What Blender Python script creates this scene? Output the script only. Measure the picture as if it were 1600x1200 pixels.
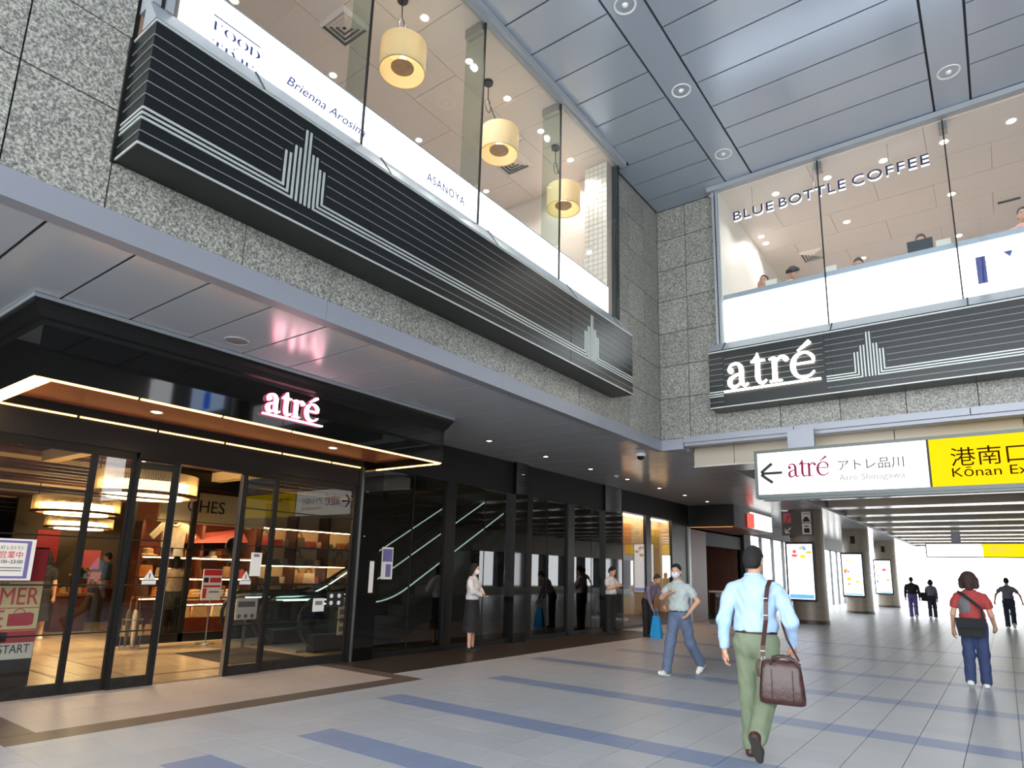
import bpy, bmesh, math, random
import numpy as np
from mathutils import Vector, Matrix
random.seed(7)
scene = bpy.context.scene
for _o in list(bpy.data.objects): bpy.data.objects.remove(_o)
COL = scene.collection

# ---------------------------------------------------------------- camera
YAW, PITCH, ROLL, FPX, CYPX, CAMH = -0.6461187, 0.2017617, 0.0275382, 1009.976, 685.6, 1.5
def _cam():
    cy, sy, cp, sp, cr, sr = math.cos(YAW), math.sin(YAW), math.cos(PITCH), math.sin(PITCH), math.cos(ROLL), math.sin(ROLL)
    f = Vector((sy*cp, cy*cp, sp)); rt = Vector((cy, -sy, 0)); up = rt.cross(f)
    r2 = cr*rt + sr*up; u2 = -sr*rt + cr*up
    cd = bpy.data.cameras.new('camera'); co = bpy.data.objects.new('camera', cd); COL.objects.link(co)
    m = Matrix.Identity(4)
    for i in range(3):
        m[i][0] = r2[i]; m[i][1] = u2[i]; m[i][2] = -f[i]
    m[0][3], m[1][3], m[2][3] = 0, 0, CAMH
    co.matrix_world = m
    cd.sensor_fit = 'HORIZONTAL'; cd.sensor_width = 36
    cd.lens = 36*FPX/1600; cd.shift_y = (CYPX-600)/1600
    cd.clip_start = 0.05; cd.clip_end = 400
    scene.camera = co
_cam()

# ---------------------------------------------------------------- world, exposure
world = bpy.data.worlds.new('daylight'); scene.world = world; world.use_nodes = True
bg = world.node_tree.nodes['Background']
bg.inputs[0].default_value = (0.94, 0.975, 1.0, 1); bg.inputs[1].default_value = 6.0
vs = scene.view_settings
vs.view_transform = 'Standard'; vs.look = 'None'; vs.exposure = 0.15; vs.gamma = 1.0; vs.use_curve_mapping = False
scene.display_settings.display_device = 'sRGB'

# ---------------------------------------------------------------- materials
M = {}
def lin(c):
    return tuple((x/255/12.92) if x/255 <= 0.04045 else ((x/255+0.055)/1.055)**2.4 for x in c)
def pm(name, rgb, rough=0.5, metal=0.0, spec=0.5, emit=None, es=0.0, alpha=None, noise=None, bump=None, coat=0.0):
    m = bpy.data.materials.new(name); m.use_nodes = True
    nt = m.node_tree; b = nt.nodes['Principled BSDF']
    c = (*lin(rgb), 1)
    b.inputs['Base Color'].default_value = c
    b.inputs['Roughness'].default_value = rough
    b.inputs['Metallic'].default_value = metal
    b.inputs['Specular IOR Level'].default_value = spec
    if coat: b.inputs['Coat Weight'].default_value = coat; b.inputs['Coat Roughness'].default_value = 0.08
    if emit is not None:
        b.inputs['Emission Color'].default_value = (*lin(emit), 1); b.inputs['Emission Strength'].default_value = es
    if noise:   # (scale, amount, detail)
        tc = nt.nodes.new('ShaderNodeTexCoord'); n = nt.nodes.new('ShaderNodeTexNoise')
        n.inputs['Scale'].default_value = noise[0]; n.inputs['Detail'].default_value = noise[2] if len(noise) > 2 else 3
        mp = nt.nodes.new('ShaderNodeMapping')
        if len(noise) > 3: mp.inputs['Scale'].default_value = noise[3]
        nt.links.new(tc.outputs['Object'], mp.inputs[0]); nt.links.new(mp.outputs[0], n.inputs['Vector'])
        mx = nt.nodes.new('ShaderNodeMix'); mx.data_type = 'RGBA'; a = noise[1]
        mx.inputs[6].default_value = (*[x*(1-a) for x in c[:3]], 1); mx.inputs[7].default_value = (*[min(1, x*(1+a)) for x in c[:3]], 1)
        mr = nt.nodes.new('ShaderNodeMapRange'); mr.inputs[1].default_value = 0.3; mr.inputs[2].default_value = 0.7
        nt.links.new(n.outputs[0], mr.inputs[0]); nt.links.new(mr.outputs[0], mx.inputs[0]); nt.links.new(mx.outputs[2], b.inputs['Base Color'])
    if bump:    # (scale, strength)
        tc = nt.nodes.new('ShaderNodeTexCoord'); n = nt.nodes.new('ShaderNodeTexNoise'); n.inputs['Scale'].default_value = bump[0]
        nt.links.new(tc.outputs['Object'], n.inputs['Vector'])
        bp = nt.nodes.new('ShaderNodeBump'); bp.inputs['Strength'].default_value = bump[1]; bp.inputs['Distance'].default_value = 0.01
        nt.links.new(n.outputs[0], bp.inputs['Height']); nt.links.new(bp.outputs[0], b.inputs['Normal'])
    M[name] = m
    return m
def em(name, rgb, s):
    m = bpy.data.materials.new(name); m.use_nodes = True; nt = m.node_tree
    nt.nodes.remove(nt.nodes['Principled BSDF'])
    e = nt.nodes.new('ShaderNodeEmission'); e.inputs[0].default_value = (*lin(rgb), 1); e.inputs[1].default_value = s
    nt.links.new(e.outputs[0], nt.nodes['Material Output'].inputs[0]); M[name] = m
    return m
def glass(name, tint, refl=1.0, rough=0.0, ior=1.45):
    m = bpy.data.materials.new(name); m.use_nodes = True; nt = m.node_tree
    nt.nodes.remove(nt.nodes['Principled BSDF'])
    t = nt.nodes.new('ShaderNodeBsdfTransparent'); t.inputs[0].default_value = (*tint, 1)
    g = nt.nodes.new('ShaderNodeBsdfGlossy'); g.inputs['Roughness'].default_value = rough; g.inputs[0].default_value = (refl, refl, refl, 1)
    ge = nt.nodes.new('ShaderNodeNewGeometry'); dp = nt.nodes.new('ShaderNodeVectorMath'); dp.operation = 'DOT_PRODUCT'
    nt.links.new(ge.outputs['Normal'], dp.inputs[0]); nt.links.new(ge.outputs['Incoming'], dp.inputs[1])
    def mth(op, a, b):
        n = nt.nodes.new('ShaderNodeMath'); n.operation = op
        for i, q in enumerate((a, b)):
            if q is None: continue
            if isinstance(q, (int, float)): n.inputs[i].default_value = q
            else: nt.links.new(q, n.inputs[i])
        return n.outputs[0]
    f0 = ((ior-1)/(ior+1))**2
    fr = mth('ADD', mth('MULTIPLY', mth('POWER', mth('SUBTRACT', 1.0, mth('ABSOLUTE', dp.outputs['Value'], None)), 5.0), 1-f0), f0)
    mx = nt.nodes.new('ShaderNodeMixShader')
    nt.links.new(fr, mx.inputs[0]); nt.links.new(t.outputs[0], mx.inputs[1]); nt.links.new(g.outputs[0], mx.inputs[2])
    nt.links.new(mx.outputs[0], nt.nodes['Material Output'].inputs[0]); M[name] = m
    return m
def granite(name, dark, light, mid):
    m = bpy.data.materials.new(name); m.use_nodes = True; nt = m.node_tree; b = nt.nodes['Principled BSDF']
    g = nt.nodes.new('ShaderNodeNewGeometry')
    n = nt.nodes.new('ShaderNodeTexNoise'); n.inputs['Scale'].default_value = 52; n.inputs['Detail'].default_value = 4; n.inputs['Roughness'].default_value = 0.65
    nt.links.new(g.outputs['Position'], n.inputs['Vector'])
    r = nt.nodes.new('ShaderNodeValToRGB'); cr = r.color_ramp
    cr.elements[0].position = 0.36; cr.elements[0].color = (*lin(dark), 1)
    cr.elements[1].position = 0.62; cr.elements[1].color = (*lin(light), 1)
    e = cr.elements.new(0.49); e.color = (*lin(mid), 1)
    nt.links.new(n.outputs[0], r.inputs[0]); nt.links.new(r.outputs[0], b.inputs['Base Color'])
    b.inputs['Roughness'].default_value = 0.32
    oi = nt.nodes.new('ShaderNodeObjectInfo')
    hv = nt.nodes.new('ShaderNodeHueSaturation'); mr = nt.nodes.new('ShaderNodeMapRange')
    mr.inputs[3].default_value = 0.9; mr.inputs[4].default_value = 1.08
    nt.links.new(oi.outputs['Random'], mr.inputs[0]); nt.links.new(mr.outputs[0], hv.inputs['Value'])
    nt.links.new(r.outputs[0], hv.inputs['Color']); nt.links.new(hv.outputs[0], b.inputs['Base Color'])
    M[name] = m
granite('granite', (84, 83, 80), (184, 183, 174), (134, 134, 128))
def tilemat(name, rgb, var=0.05, rough=0.35):
    m = pm(name, rgb, rough)
    nt = m.node_tree; b = nt.nodes['Principled BSDF']
    g = nt.nodes.new('ShaderNodeNewGeometry'); n = nt.nodes.new('ShaderNodeTexNoise'); n.inputs['Scale'].default_value = 2.5; n.inputs['Detail'].default_value = 6
    n2 = nt.nodes.new('ShaderNodeTexWhiteNoise'); n2.noise_dimensions = '3D'
    sn = nt.nodes.new('ShaderNodeVectorMath'); sn.operation = 'SNAP'; sn.inputs[1].default_value = (0.4, 0.4, 50)
    ad = nt.nodes.new('ShaderNodeVectorMath'); ad.operation = 'ADD'; ad.inputs[1].default_value = (0.034, -0.25, 10)
    nt.links.new(g.outputs['Position'], ad.inputs[0]); nt.links.new(ad.outputs[0], sn.inputs[0]); nt.links.new(sn.outputs[0], n2.inputs[0])
    nt.links.new(g.outputs['Position'], n.inputs['Vector'])
    s = nt.nodes.new('ShaderNodeMath'); s.operation = 'ADD'; nt.links.new(n.outputs[0], s.inputs[0]); nt.links.new(n2.outputs[0], s.inputs[1])
    mr = nt.nodes.new('ShaderNodeMapRange'); mr.inputs[1].default_value = 0.3; mr.inputs[2].default_value = 1.7; mr.inputs[3].default_value = 1-var; mr.inputs[4].default_value = 1+var
    nt.links.new(s.outputs[0], mr.inputs[0])
    hv = nt.nodes.new('ShaderNodeHueSaturation'); hv.inputs['Color'].default_value = (*lin(rgb), 1)
    nt.links.new(mr.outputs[0], hv.inputs['Value']); nt.links.new(hv.outputs[0], b.inputs['Base Color'])
tilemat('tile', (182, 186, 190), 0.05, 0.34)
tilemat('tile_blue', (136, 150, 178), 0.05, 0.34)
tilemat('tile_brown', (104, 92, 84), 0.05, 0.4)
tilemat('tile_pad', (188, 176, 168), 0.05, 0.4)
tilemat('tile_dark', (62, 54, 50), 0.08, 0.35)
pm('grout', (92, 90, 88), 0.9)
pm('ceiling_panel', (170, 180, 194), 0.24, 0.3, 0.5)
pm('ceiling_gap', (50, 54, 60), 0.7)
pm('soffit_panel', (176, 180, 186), 0.2, 0.12, 0.5)
pm('soffit_warm', (126, 114, 104), 0.16, 0.3, 0.5)
pm('joint_dark', (28, 28, 28), 0.7)
pm('band_grey', (150, 154, 164), 0.4, 0.3)
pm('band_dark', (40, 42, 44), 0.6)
pm('beige_panel', (176, 166, 150), 0.45)
pm('beam_under', (200, 198, 194), 0.2, 0.3)
pm('sign_black', (16, 19, 20), 0.28, 0.0, 0.5, bump=(60, 0.05))
pm('stripe_silver', (188, 194, 190), 0.35, 0.3)
pm('pin_silver', (140, 148, 144), 0.35, 0.3)
pm('black_gloss', (13, 13, 12), 0.035, 0.0, 0.4)
pm('black_metal', (18, 18, 17), 0.4, 0.0, 0.35)
pm('black_matte', (12, 12, 12), 0.6)
pm('frame_dark', (26, 25, 24), 0.38, 0.1, 0.4)
pm('frame_worn', (34, 32, 30), 0.5, 0.2, noise=(18, 0.5, 5))
pm('header_dark', (34, 32, 31), 0.6, 0.0, 0.3)
pm('steel', (170, 172, 172), 0.28, 0.9)
pm('silver_frame', (158, 164, 170), 0.35, 0.15)
pm('sign_frame', (92, 98, 98), 0.4, 0.3)
pm('white_paint', (232, 232, 228), 0.5)
pm('cream_wall', (226, 214, 198), 0.6)
pm('cafe_ceiling', (226, 216, 210), 0.6)
pm('cafe_line', (196, 176, 162), 0.7)
pm('wood_soffit', (150, 78, 56), 0.42, noise=(3.0, 0.28, 6, (6, 0.7, 6)))
pm('wood_dark', (92, 48, 32), 0.45, noise=(3.0, 0.3, 6, (6, 6, 0.6)))
pm('wood_shop', (140, 92, 56), 0.45, noise=(3.0, 0.25, 6, (1, 6, 6)))
pm('shop_floor', (208, 180, 144), 0.22, noise=(0.8, 0.12, 5, (1, 6, 1)))
pm('shop_floor_line', (120, 92, 66), 0.3)
pm('shop_mat', (60, 52, 46), 0.9)
pm('shop_wall', (72, 56, 44), 0.6)
pm('shop_ceiling', (58, 48, 40), 0.5)
pm('shop_cream', (232, 206, 164), 0.6)
pm('letter_dark', (66, 44, 30), 0.5)
pm('shelf_red', (112, 44, 30), 0.5)
pm('rubber', (20, 20, 20), 0.4)
pm('pillar_stone', (150, 138, 124), 0.35, noise=(6, 0.08, 4))
pm('pillar_dark', (74, 66, 60), 0.4)
pm('ink', (30, 28, 30), 0.6)
pm('ink_red', (200, 50, 50), 0.6)
pm('ink_grey', (120, 116, 124), 0.6)
pm('paper', (228, 226, 220), 0.6)
pm('poster_cream', (228, 214, 168), 0.55)
pm('poster_red', (190, 56, 70), 0.55)
pm('poster_pink', (206, 92, 100), 0.55)
pm('poster_yellow', (228, 196, 96), 0.55)
pm('poster_blue', (110, 104, 160), 0.55)
pm('camera_black', (22, 22, 24), 0.15)
pm('grille', (120, 120, 118), 0.5)
pm('plant', (70, 104, 58), 0.5)
glass('glass_clear', (0.93, 0.95, 0.94), 1.0, 0.0, 1.42)
glass('glass_dark', (0.42, 0.43, 0.42), 1.0, 0.01, 1.62)
glass('glass_fin', (0.80, 0.87, 0.84), 1.0, 0.0, 1.45)
glass('glass_door', (0.84, 0.84, 0.82), 1.0, 0.0, 1.5)
glass('glass_rail', (0.80, 0.88, 0.85), 1.0, 0.0, 1.5)
em('lightbox', (246, 249, 255), 3.0)
em('lightbox_text', (150, 150, 205), 0.9)
em('ink_lit', (90, 104, 190), 0.55)
em('sign_white', (255, 255, 250), 1.7)
em('sign_yellow', (255, 218, 20), 1.15)
em('sign_pink', (206, 60, 120), 0.5)
em('sign_grey', (110, 102, 130), 0.38)
em('sign_pale', (205, 200, 206), 0.7)
em('sign_brown', (90, 58, 20), 0.3)
em('letter_white', (255, 246, 232), 5.0)
em('letter_pink', (255, 214, 224), 6.0)
em('letter_halo', (255, 70, 100), 9.0)
em('strip_warm', (255, 186, 104), 6.5)
em('strip_bright', (255, 204, 120), 9.0)
em('lamp_disc', (255, 226, 190), 14.0)
em('lamp_cafe', (255, 240, 224), 22.0)
em('lamp_warm', (255, 226, 180), 14.0)
em('led_white', (214, 240, 238), 2.6)
em('chandelier', (255, 224, 160), 15.0)
em('shelf_glow', (255, 214, 150), 26.0)
em('screen_white', (240, 244, 255), 2.6)
em('screen_blue', (90, 150, 235), 1.8)
em('screen_red', (220, 90, 80), 1.5)
em('screen_orange', (240, 170, 90), 1.5)
em('exit_green', (60, 220, 140), 3.0)
em('ad_window', (255, 226, 190), 18.0)
pm('poster_sky', (176, 196, 240), 0.5); pm('poster_orange', (236, 158, 80), 0.5); pm('cafe_floor', (206, 194, 184), 0.5)
em('ad_yellow', (240, 210, 60), 1.2)
em('blue_logo', (10, 100, 235), 7.0); em('panel_bright', (190, 215, 255), 6.0)
for nm, c in dict(skin=(206, 158, 130), hair=(22, 20, 22), hair_brown=(58, 42, 36), shirt_blue=(176, 206, 240), khaki=(120, 132, 108), leather=(66, 38, 34),
                  belt=(38, 26, 24), sole=(52, 48, 44), tee=(176, 186, 186), denim=(92, 106, 132), denim_dark=(52, 66, 104), sneaker=(226, 226, 220), mask=(220, 226, 236),
                  vest_grey=(112, 112, 116), top_red=(168, 64, 62), bag_black=(26, 26, 30), cloth_black=(28, 26, 28), cloth_white=(214, 212, 214), cloth_purple=(92, 80, 140),
                  cloth_grey=(120, 110, 126), bag_blue=(30, 150, 214), cloth_pink=(222, 160, 160), cloth_navy=(40, 44, 66), cloth_beige=(206, 176, 140), cloth_blue=(92, 112, 140),
                  laptop=(30, 36, 44)).items():
    pm(nm, c, 0.35 if nm in ('leather', 'belt') else (0.55 if nm == 'skin' else 0.8), noise=(9, 0.10, 4))
GOODS = [(214, 190, 150), (190, 150, 104), (236, 222, 196), (120, 84, 56), (168, 60, 48), (222, 170, 90), (92, 70, 60), (206, 130, 60), (150, 150, 140), (66, 62, 66), (200, 90, 90), (90, 110, 90)]
GN = ['cream', 'tan', 'ivory', 'brown', 'red', 'amber', 'umber', 'orange', 'grey', 'charcoal', 'rose', 'olive']
for c, n in zip(GOODS, GN): pm('goods_'+n, c, 0.7, noise=(14, 0.15, 3))

# ---------------------------------------------------------------- mesh helpers
class MB:
    def __init__(s): s.v = []; s.f = []
    def add(s, vs_, fs): 
        o = len(s.v); s.v += [tuple(p) for p in vs_]; s.f += [tuple(i+o for i in f) for f in fs]; return s
    def box(s, x0, x1, y0, y1, z0, z1):
        return s.add([(x0,y0,z0),(x1,y0,z0),(x1,y1,z0),(x0,y1,z0),(x0,y0,z1),(x1,y0,z1),(x1,y1,z1),(x0,y1,z1)],
                     [(0,3,2,1),(4,5,6,7),(0,1,5,4),(1,2,6,5),(2,3,7,6),(3,0,4,7)])
    def hexa(s, p):   # 8 points, bottom ring then top ring
        return s.add(p, [(0,3,2,1),(4,5,6,7),(0,1,5,4),(1,2,6,5),(2,3,7,6),(3,0,4,7)])
    def prism(s, poly, fn, t0, t1):   # poly 2D points, fn(a,b,t)->3D
        n = len(poly)
        vs_ = [fn(a,b,t0) for a,b in poly]+[fn(a,b,t1) for a,b in poly]
        fs = [tuple(range(n-1,-1,-1)), tuple(range(n,2*n))]+[(i,(i+1)%n,n+(i+1)%n,n+i) for i in range(n)]
        return s.add(vs_, fs)
    def tube(s, pts, r, n=8, closed=False, cap=True):
        pts = [Vector(p) for p in pts]; N = len(pts); rr = r if isinstance(r,(list,tuple)) else [r]*N
        o = len(s.v); prev = None
        for i,p in enumerate(pts):
            if closed: t = pts[(i+1)%N]-pts[i-1]
            else: t = pts[min(i+1,N-1)]-pts[max(i-1,0)]
            t.normalize()
            if prev is None:
                a = Vector((0,0,1)) if abs(t.z) < 0.9 else Vector((1,0,0))
                u = t.cross(a).normalized()
            else:
                u = (prev - t*prev.dot(t)).normalized()
            prev = u; w = t.cross(u)
            for k in range(n):
                an = 2*math.pi*k/n; s.v.append(tuple(p+(u*math.cos(an)+w*math.sin(an))*rr[i]))
        for i in range(N if closed else N-1):
            a = o+i*n; b = o+((i+1)%N)*n
            for k in range(n): s.f.append((a+k,a+(k+1)%n,b+(k+1)%n,b+k))
        if cap and not closed:
            s.f.append(tuple(o+k for k in range(n-1,-1,-1))); s.f.append(tuple(o+(N-1)*n+k for k in range(n)))
        return s
    def lathe(s, prof, c=(0,0,0), n=20, caps=False):   # prof (r,z)
        o = len(s.v)
        for r,z in prof:
            for k in range(n):
                a = 2*math.pi*k/n; s.v.append((c[0]+r*math.cos(a), c[1]+r*math.sin(a), c[2]+z))
        for i in range(len(prof)-1):
            for k in range(n): s.f.append((o+i*n+k, o+i*n+(k+1)%n, o+(i+1)*n+(k+1)%n, o+(i+1)*n+k))
        if caps:
            s.f.append(tuple(o+k for k in range(n-1,-1,-1))); m = o+(len(prof)-1)*n; s.f.append(tuple(m+k for k in range(n)))
        return s
ORG = {}
def tag(o, label, cat=None, group=None, kind=None):
    if label: o['label'] = label
    if cat: o['category'] = cat
    if group: o['group'] = group
    if kind: o['kind'] = kind
    return o
def thing(name, loc, label, cat, group=None, kind=None):
    o = bpy.data.objects.new(name, None); COL.objects.link(o); o.location = loc; o.empty_display_size = 0.1
    ORG[o] = Vector(loc)
    return tag(o, label, cat, group, kind)
def mkmesh(name, mb, mat, org=Vector((0,0,0)), smooth=False):
    me = bpy.data.meshes.new(name)
    me.from_pydata([(v[0]-org[0], v[1]-org[1], v[2]-org[2]) for v in mb.v], [], mb.f)
    me.materials.append(M[mat]); me.update()
    bm = bmesh.new(); bm.from_mesh(me); bmesh.ops.recalc_face_normals(bm, faces=bm.faces); bm.to_mesh(me); bm.free()
    if smooth:
        me.polygons.foreach_set('use_smooth', [True]*len(me.polygons))
        if smooth != 'all':
            try: me.set_sharp_from_angle(angle=math.radians(40))
            except Exception: pass
    return me
def part(name, mb, mat, parent, label=None, smooth=False, kind=None):
    org = ORG[parent]; me = mkmesh(name, mb, mat, org, smooth)
    o = bpy.data.objects.new(name, me); COL.objects.link(o); o.parent = parent; ORG[o] = org
    if label: o['label'] = label
    if kind: o['kind'] = kind
    return o
def solo(name, mb, mat, label, cat, group=None, kind=None, smooth=False, org=None):
    if org is None:
        a = np.array(mb.v); org = Vector(((a[:,0].min()+a[:,0].max())/2, (a[:,1].min()+a[:,1].max())/2, a[:,2].min()))
    else: org = Vector(org)
    me = mkmesh(name, mb, mat, org, smooth)
    o = bpy.data.objects.new(name, me); COL.objects.link(o); o.location = org; ORG[o] = org
    return tag(o, label, cat, group, kind)
def box(*a): return MB().box(*a)
def inst(name, me, loc, parent):     # a child that shares mesh data; loc in world
    o = bpy.data.objects.new(name, me); COL.objects.link(o); o.parent = parent; o.location = Vector(loc)-ORG[parent]; return o
def copy_tree(src, loc, rz=0, label=None):
    c = src.copy(); COL.objects.link(c); c.location = loc; c.rotation_euler = (0,0,rz)
    if label: c['label'] = label
    for ch in src.children:
        d = ch.copy(); COL.objects.link(d); d.parent = c
        for g in ch.children:
            e = g.copy(); COL.objects.link(e); e.parent = d
    return c
def lamp(kind, loc, power, color=(255,230,200), size=0.1, rot=None, spot=None, parent=None):
    l = bpy.data.lights.new('light', kind); l.energy = power; l.color = lin(color)
    if kind == 'AREA': l.size = size
    else: l.shadow_soft_size = size
    if kind == 'SPOT': l.spot_size = spot or 1.6; l.spot_blend = 0.6
    o = bpy.data.objects.new('light', l); COL.objects.link(o); 
    if parent is not None: o.parent = parent; o.location = Vector(loc)-ORG[parent]
    else: o.location = loc
    if rot: o.rotation_euler = rot
    return o
# text -> flat extruded mesh in builder; fn(a,b,t) maps text plane to world
_tc = {}
def text_mb(s, size, fn, depth, align='LEFT', width=None, shear=0.0, mb=None, spacing=1.0):
    cu = bpy.data.curves.new('t', 'FONT'); cu.body = s; cu.size = 1; cu.align_x = align; cu.resolution_u = 3; cu.shear = shear; cu.space_character = spacing
    o = bpy.data.objects.new('t', cu); COL.objects.link(o)
    dg = bpy.context.evaluated_depsgraph_get(); me = bpy.data.meshes.new_from_object(o.evaluated_get(dg))
    mb = mb or MB()
    vs_ = [v.co.copy() for v in me.vertices]; fs = [tuple(p.vertices) for p in me.polygons]
    bpy.data.objects.remove(o); bpy.data.curves.remove(cu)
    if not vs_: bpy.data.meshes.remove(me); return mb
    x0 = min(v.x for v in vs_); x1 = max(v.x for v in vs_)
    sx = size if width is None else width/(x1-x0)
    off = x0 if (width is not None and align == 'LEFT') else ((x0+x1)/2 if width is not None and align == 'CENTER' else 0)
    pts = [((v.x-off)*sx, v.y*size) for v in vs_]
    n = len(pts)
    ed = {}
    for f in fs:
        for i in range(len(f)):
            e = (f[i], f[(i+1)%len(f)]); k = tuple(sorted(e)); ed.setdefault(k, []).append(e)
    side = [(e[0][0], e[0][1], e[0][1]+n, e[0][0]+n) for e in ed.values() if len(e) == 1]
    mb.add([fn(a,b,0) for a,b in pts]+[fn(a,b,depth) for a,b in pts], [tuple(reversed(f)) for f in fs]+[tuple(i+n for i in f) for f in fs]+side)
    bpy.data.meshes.remove(me)
    return mb
def stroke_mb(paths, fn, t0, t1, mb=None):
    """variable width brush strokes: each path = list of (x, y, width)"""
    mb = mb or MB()
    for path in paths:
        P = []
        pts = path
        n = len(pts)
        # catmull-rom refine
        fine = []
        for i in range(n-1):
            p0 = pts[max(i-1,0)]; p1 = pts[i]; p2 = pts[i+1]; p3 = pts[min(i+2,n-1)]
            for k in range(6):
                t = k/6
                fine.append(tuple(0.5*((2*b)+(-a+c)*t+(2*a-5*b+4*c-d)*t*t+(-a+3*b-3*c+d)*t**3) for a,b,c,d in zip(p0,p1,p2,p3)))
        fine.append(pts[-1])
        L = []; R_ = []
        for i,(x,y,w) in enumerate(fine):
            a = fine[max(i-1,0)]; b = fine[min(i+1,len(fine)-1)]
            dx, dy = b[0]-a[0], b[1]-a[1]; l = math.hypot(dx,dy) or 1
            nx, ny = -dy/l, dx/l
            L.append((x+nx*w/2, y+ny*w/2)); R_.append((x-nx*w/2, y-ny*w/2))
        m = len(L); o = len(mb.v)
        for t in (t0, t1):
            mb.v += [fn(a,b,t) for a,b in L]+[fn(a,b,t) for a,b in R_]
        for i in range(m-1):
            mb.f.append((o+i,o+i+1,o+m+i+1,o+m+i)); q = o+2*m
            mb.f.append((q+i,q+m+i,q+m+i+1,q+i+1))
            mb.f.append((o+i,q+i,q+i+1,o+i+1)); mb.f.append((o+m+i,o+m+i+1,q+m+i+1,q+m+i))
        mb.f.append((o,o+m,o+3*m,o+2*m)); mb.f.append((o+m-1,o+3*m-1,o+4*m-1,o+2*m-1) if False else (o+m-1,o+2*m+m-1,o+3*m+m-1,o+m+m-1))
    return mb
def blob(x,y,r): return [(x-r*0.99,y,0.02),(x-r*0.7,y,r*1.43),(x,y,r*2),(x+r*0.7,y,r*1.43),(x+r*0.99,y,0.02)]
SERIF = {
 'a': ([blob(.14,.72,.11), [(.05,.74,.06),(.14,.92,.08),(.33,.99,.09),(.50,.90,.14),(.56,.70,.17),(.56,.25,.17),(.61,.08,.13),(.70,.03,.09),(.82,.12,.05)],
        [(.56,.56,.06),(.34,.50,.08),(.14,.38,.14),(.09,.22,.17),(.15,.07,.15),(.29,.03,.10),(.44,.10,.07),(.56,.24,.06)]], .88),
 't': ([[(.28,1.28,.03),(.28,1.0,.15),(.27,.6,.17),(.27,.25,.17),(.34,.07,.13),(.45,.03,.09),(.60,.14,.05)], [(.02,.94,.07),(.25,.95,.08),(.56,.95,.07)], [(.04,.93,.03),(.17,1.02,.10),(.27,1.2,.04)]], .64),
 'r': ([[(.20,.97,.16),(.20,.6,.17),(.20,.3,.17),(.20,.0,.17)], [(.0,.93,.05),(.10,.95,.07),(.22,.99,.05)], [(.0,.03,.06),(.2,.03,.07),(.46,.03,.06)], [(.20,.72,.05),(.32,.88,.08),(.46,.97,.10),(.60,.94,.12)], blob(.62,.86,.10)], .78),
 'e': ([[(.84,.55,.05),(.82,.78,.13),(.66,.95,.09),(.46,.99,.07),(.24,.88,.12),(.13,.66,.17),(.11,.45,.18),(.17,.22,.16),(.32,.06,.12),(.52,.02,.09),(.72,.08,.07),(.86,.22,.05)], [(.16,.57,.06),(.5,.57,.07),(.86,.57,.07)]], .95),
 'acute': ([[(.30,1.08,.04),(.48,1.20,.09),(.72,1.37,.15),(.76,1.40,.10)]], .95)}
# ================================================================= SETTING
GX, GY, ZC, ZS, FX = -5.2, 11.8, 9.07, 3.9, -8.65
# ---- floor
floor = thing('floor', (0,0,0), 'pale square floor tiles with blue cross stripes', 'floor', kind='structure')
part('floor_bed', box(-34, 26, -10, 95, -0.12, -0.006), 'grout', floor)
def stripe(x, y):
    for y0, xs in ((2.65,-5.3),(3.85,-5.3),(5.5,-6.05),(7.55,-6.05),(9.75,-6.8),(12.1,-6.4),(14.6,-6.4),(17.5,-6.4)):
        if y0-0.02 <= y < y0+0.36 and x > xs: return True
    return False
# rows of tiles: stripe rows are snapped so that every stripe is one row
ys = [2.07-0.4*i for i in range(1,14)][::-1]
marks = [2.07,2.65,3.05,3.85,4.25,5.5,5.9,6.885,7.55,7.95,9.75,10.15,12.1,12.5,14.6,15.0,17.5,17.9]
for a,b in zip(marks[:-1], marks[1:]):
    n = max(1, round((b-a)/0.4)); ys += [a+(b-a)*i/n for i in range(n)]
ys += [17.9+0.4*i for i in range(0, 98)]
ys = sorted(ys)
cam_r = scene.camera.matrix_world.inverted()
def inview(x, y):
    p = cam_r @ Vector((x, y, 0))
    if p.z > -0.5: return False
    u = 800+FPX*p.x/-p.z; v = CYPX-FPX*p.y/-p.z
    return -60 < u < 1660 and v < 1260
tiles = []
for i in range(len(ys)-1):
    y0, y1 = ys[i], ys[i+1]
    for k in range(-22, 22):
        x0 = -0.034+0.4*k; x1 = x0+0.4
        if x1 < -8.7: continue
        xa = max(x0, -8.65)
        # entrance pad and dark strip are laid separately
        if x1 <= -6.6 and 2.07 <= (y0+y1)/2 <= 6.88: continue
        lim = None
        if 2.07 <= (y0+y1)/2 <= 6.88: lim = -6.6
        elif (y0+y1)/2 > 6.88 and (y0+y1)/2 < 16.6: lim = -7.26
        if lim is not None:
            if x1 <= lim+0.02: continue
            xa = max(xa, lim)
        if x1-xa < 0.03: continue
        tiles.append((xa, x1, y0, y1, 'tile_blue' if stripe((xa+x1)/2, (y0+y1)/2) else 'tile'))
vis = [t for t in tiles if inview((t[0]+t[1])/2, (t[2]+t[3])/2)]
vis.sort(key=lambda t: (t[0]+t[1])**2+(t[2]+t[3])**2)
single = set(vis[:280])
cache = {}
rest = {'tile': MB(), 'tile_blue': MB()}
for t in tiles:
    w, d = t[1]-t[0]-0.006, t[3]-t[2]-0.004
    if t in single:
        key = (round(w,3), round(d,3), t[4])
        if key not in cache:
            cache[key] = mkmesh('floor_tile', box(-w/2, w/2, -d/2, d/2, -0.01, 0), t[4])
        inst('floor_tile', cache[key], ((t[0]+t[1])/2, (t[2]+t[3])/2, 0), floor)
    else:
        rest[t[4]].box(t[0]+.003, t[1]-.003, t[2]+.002, t[3]-.002, -0.01, 0)
part('floor_tile_field', rest['tile'], 'tile', floor, kind='stuff')
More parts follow.
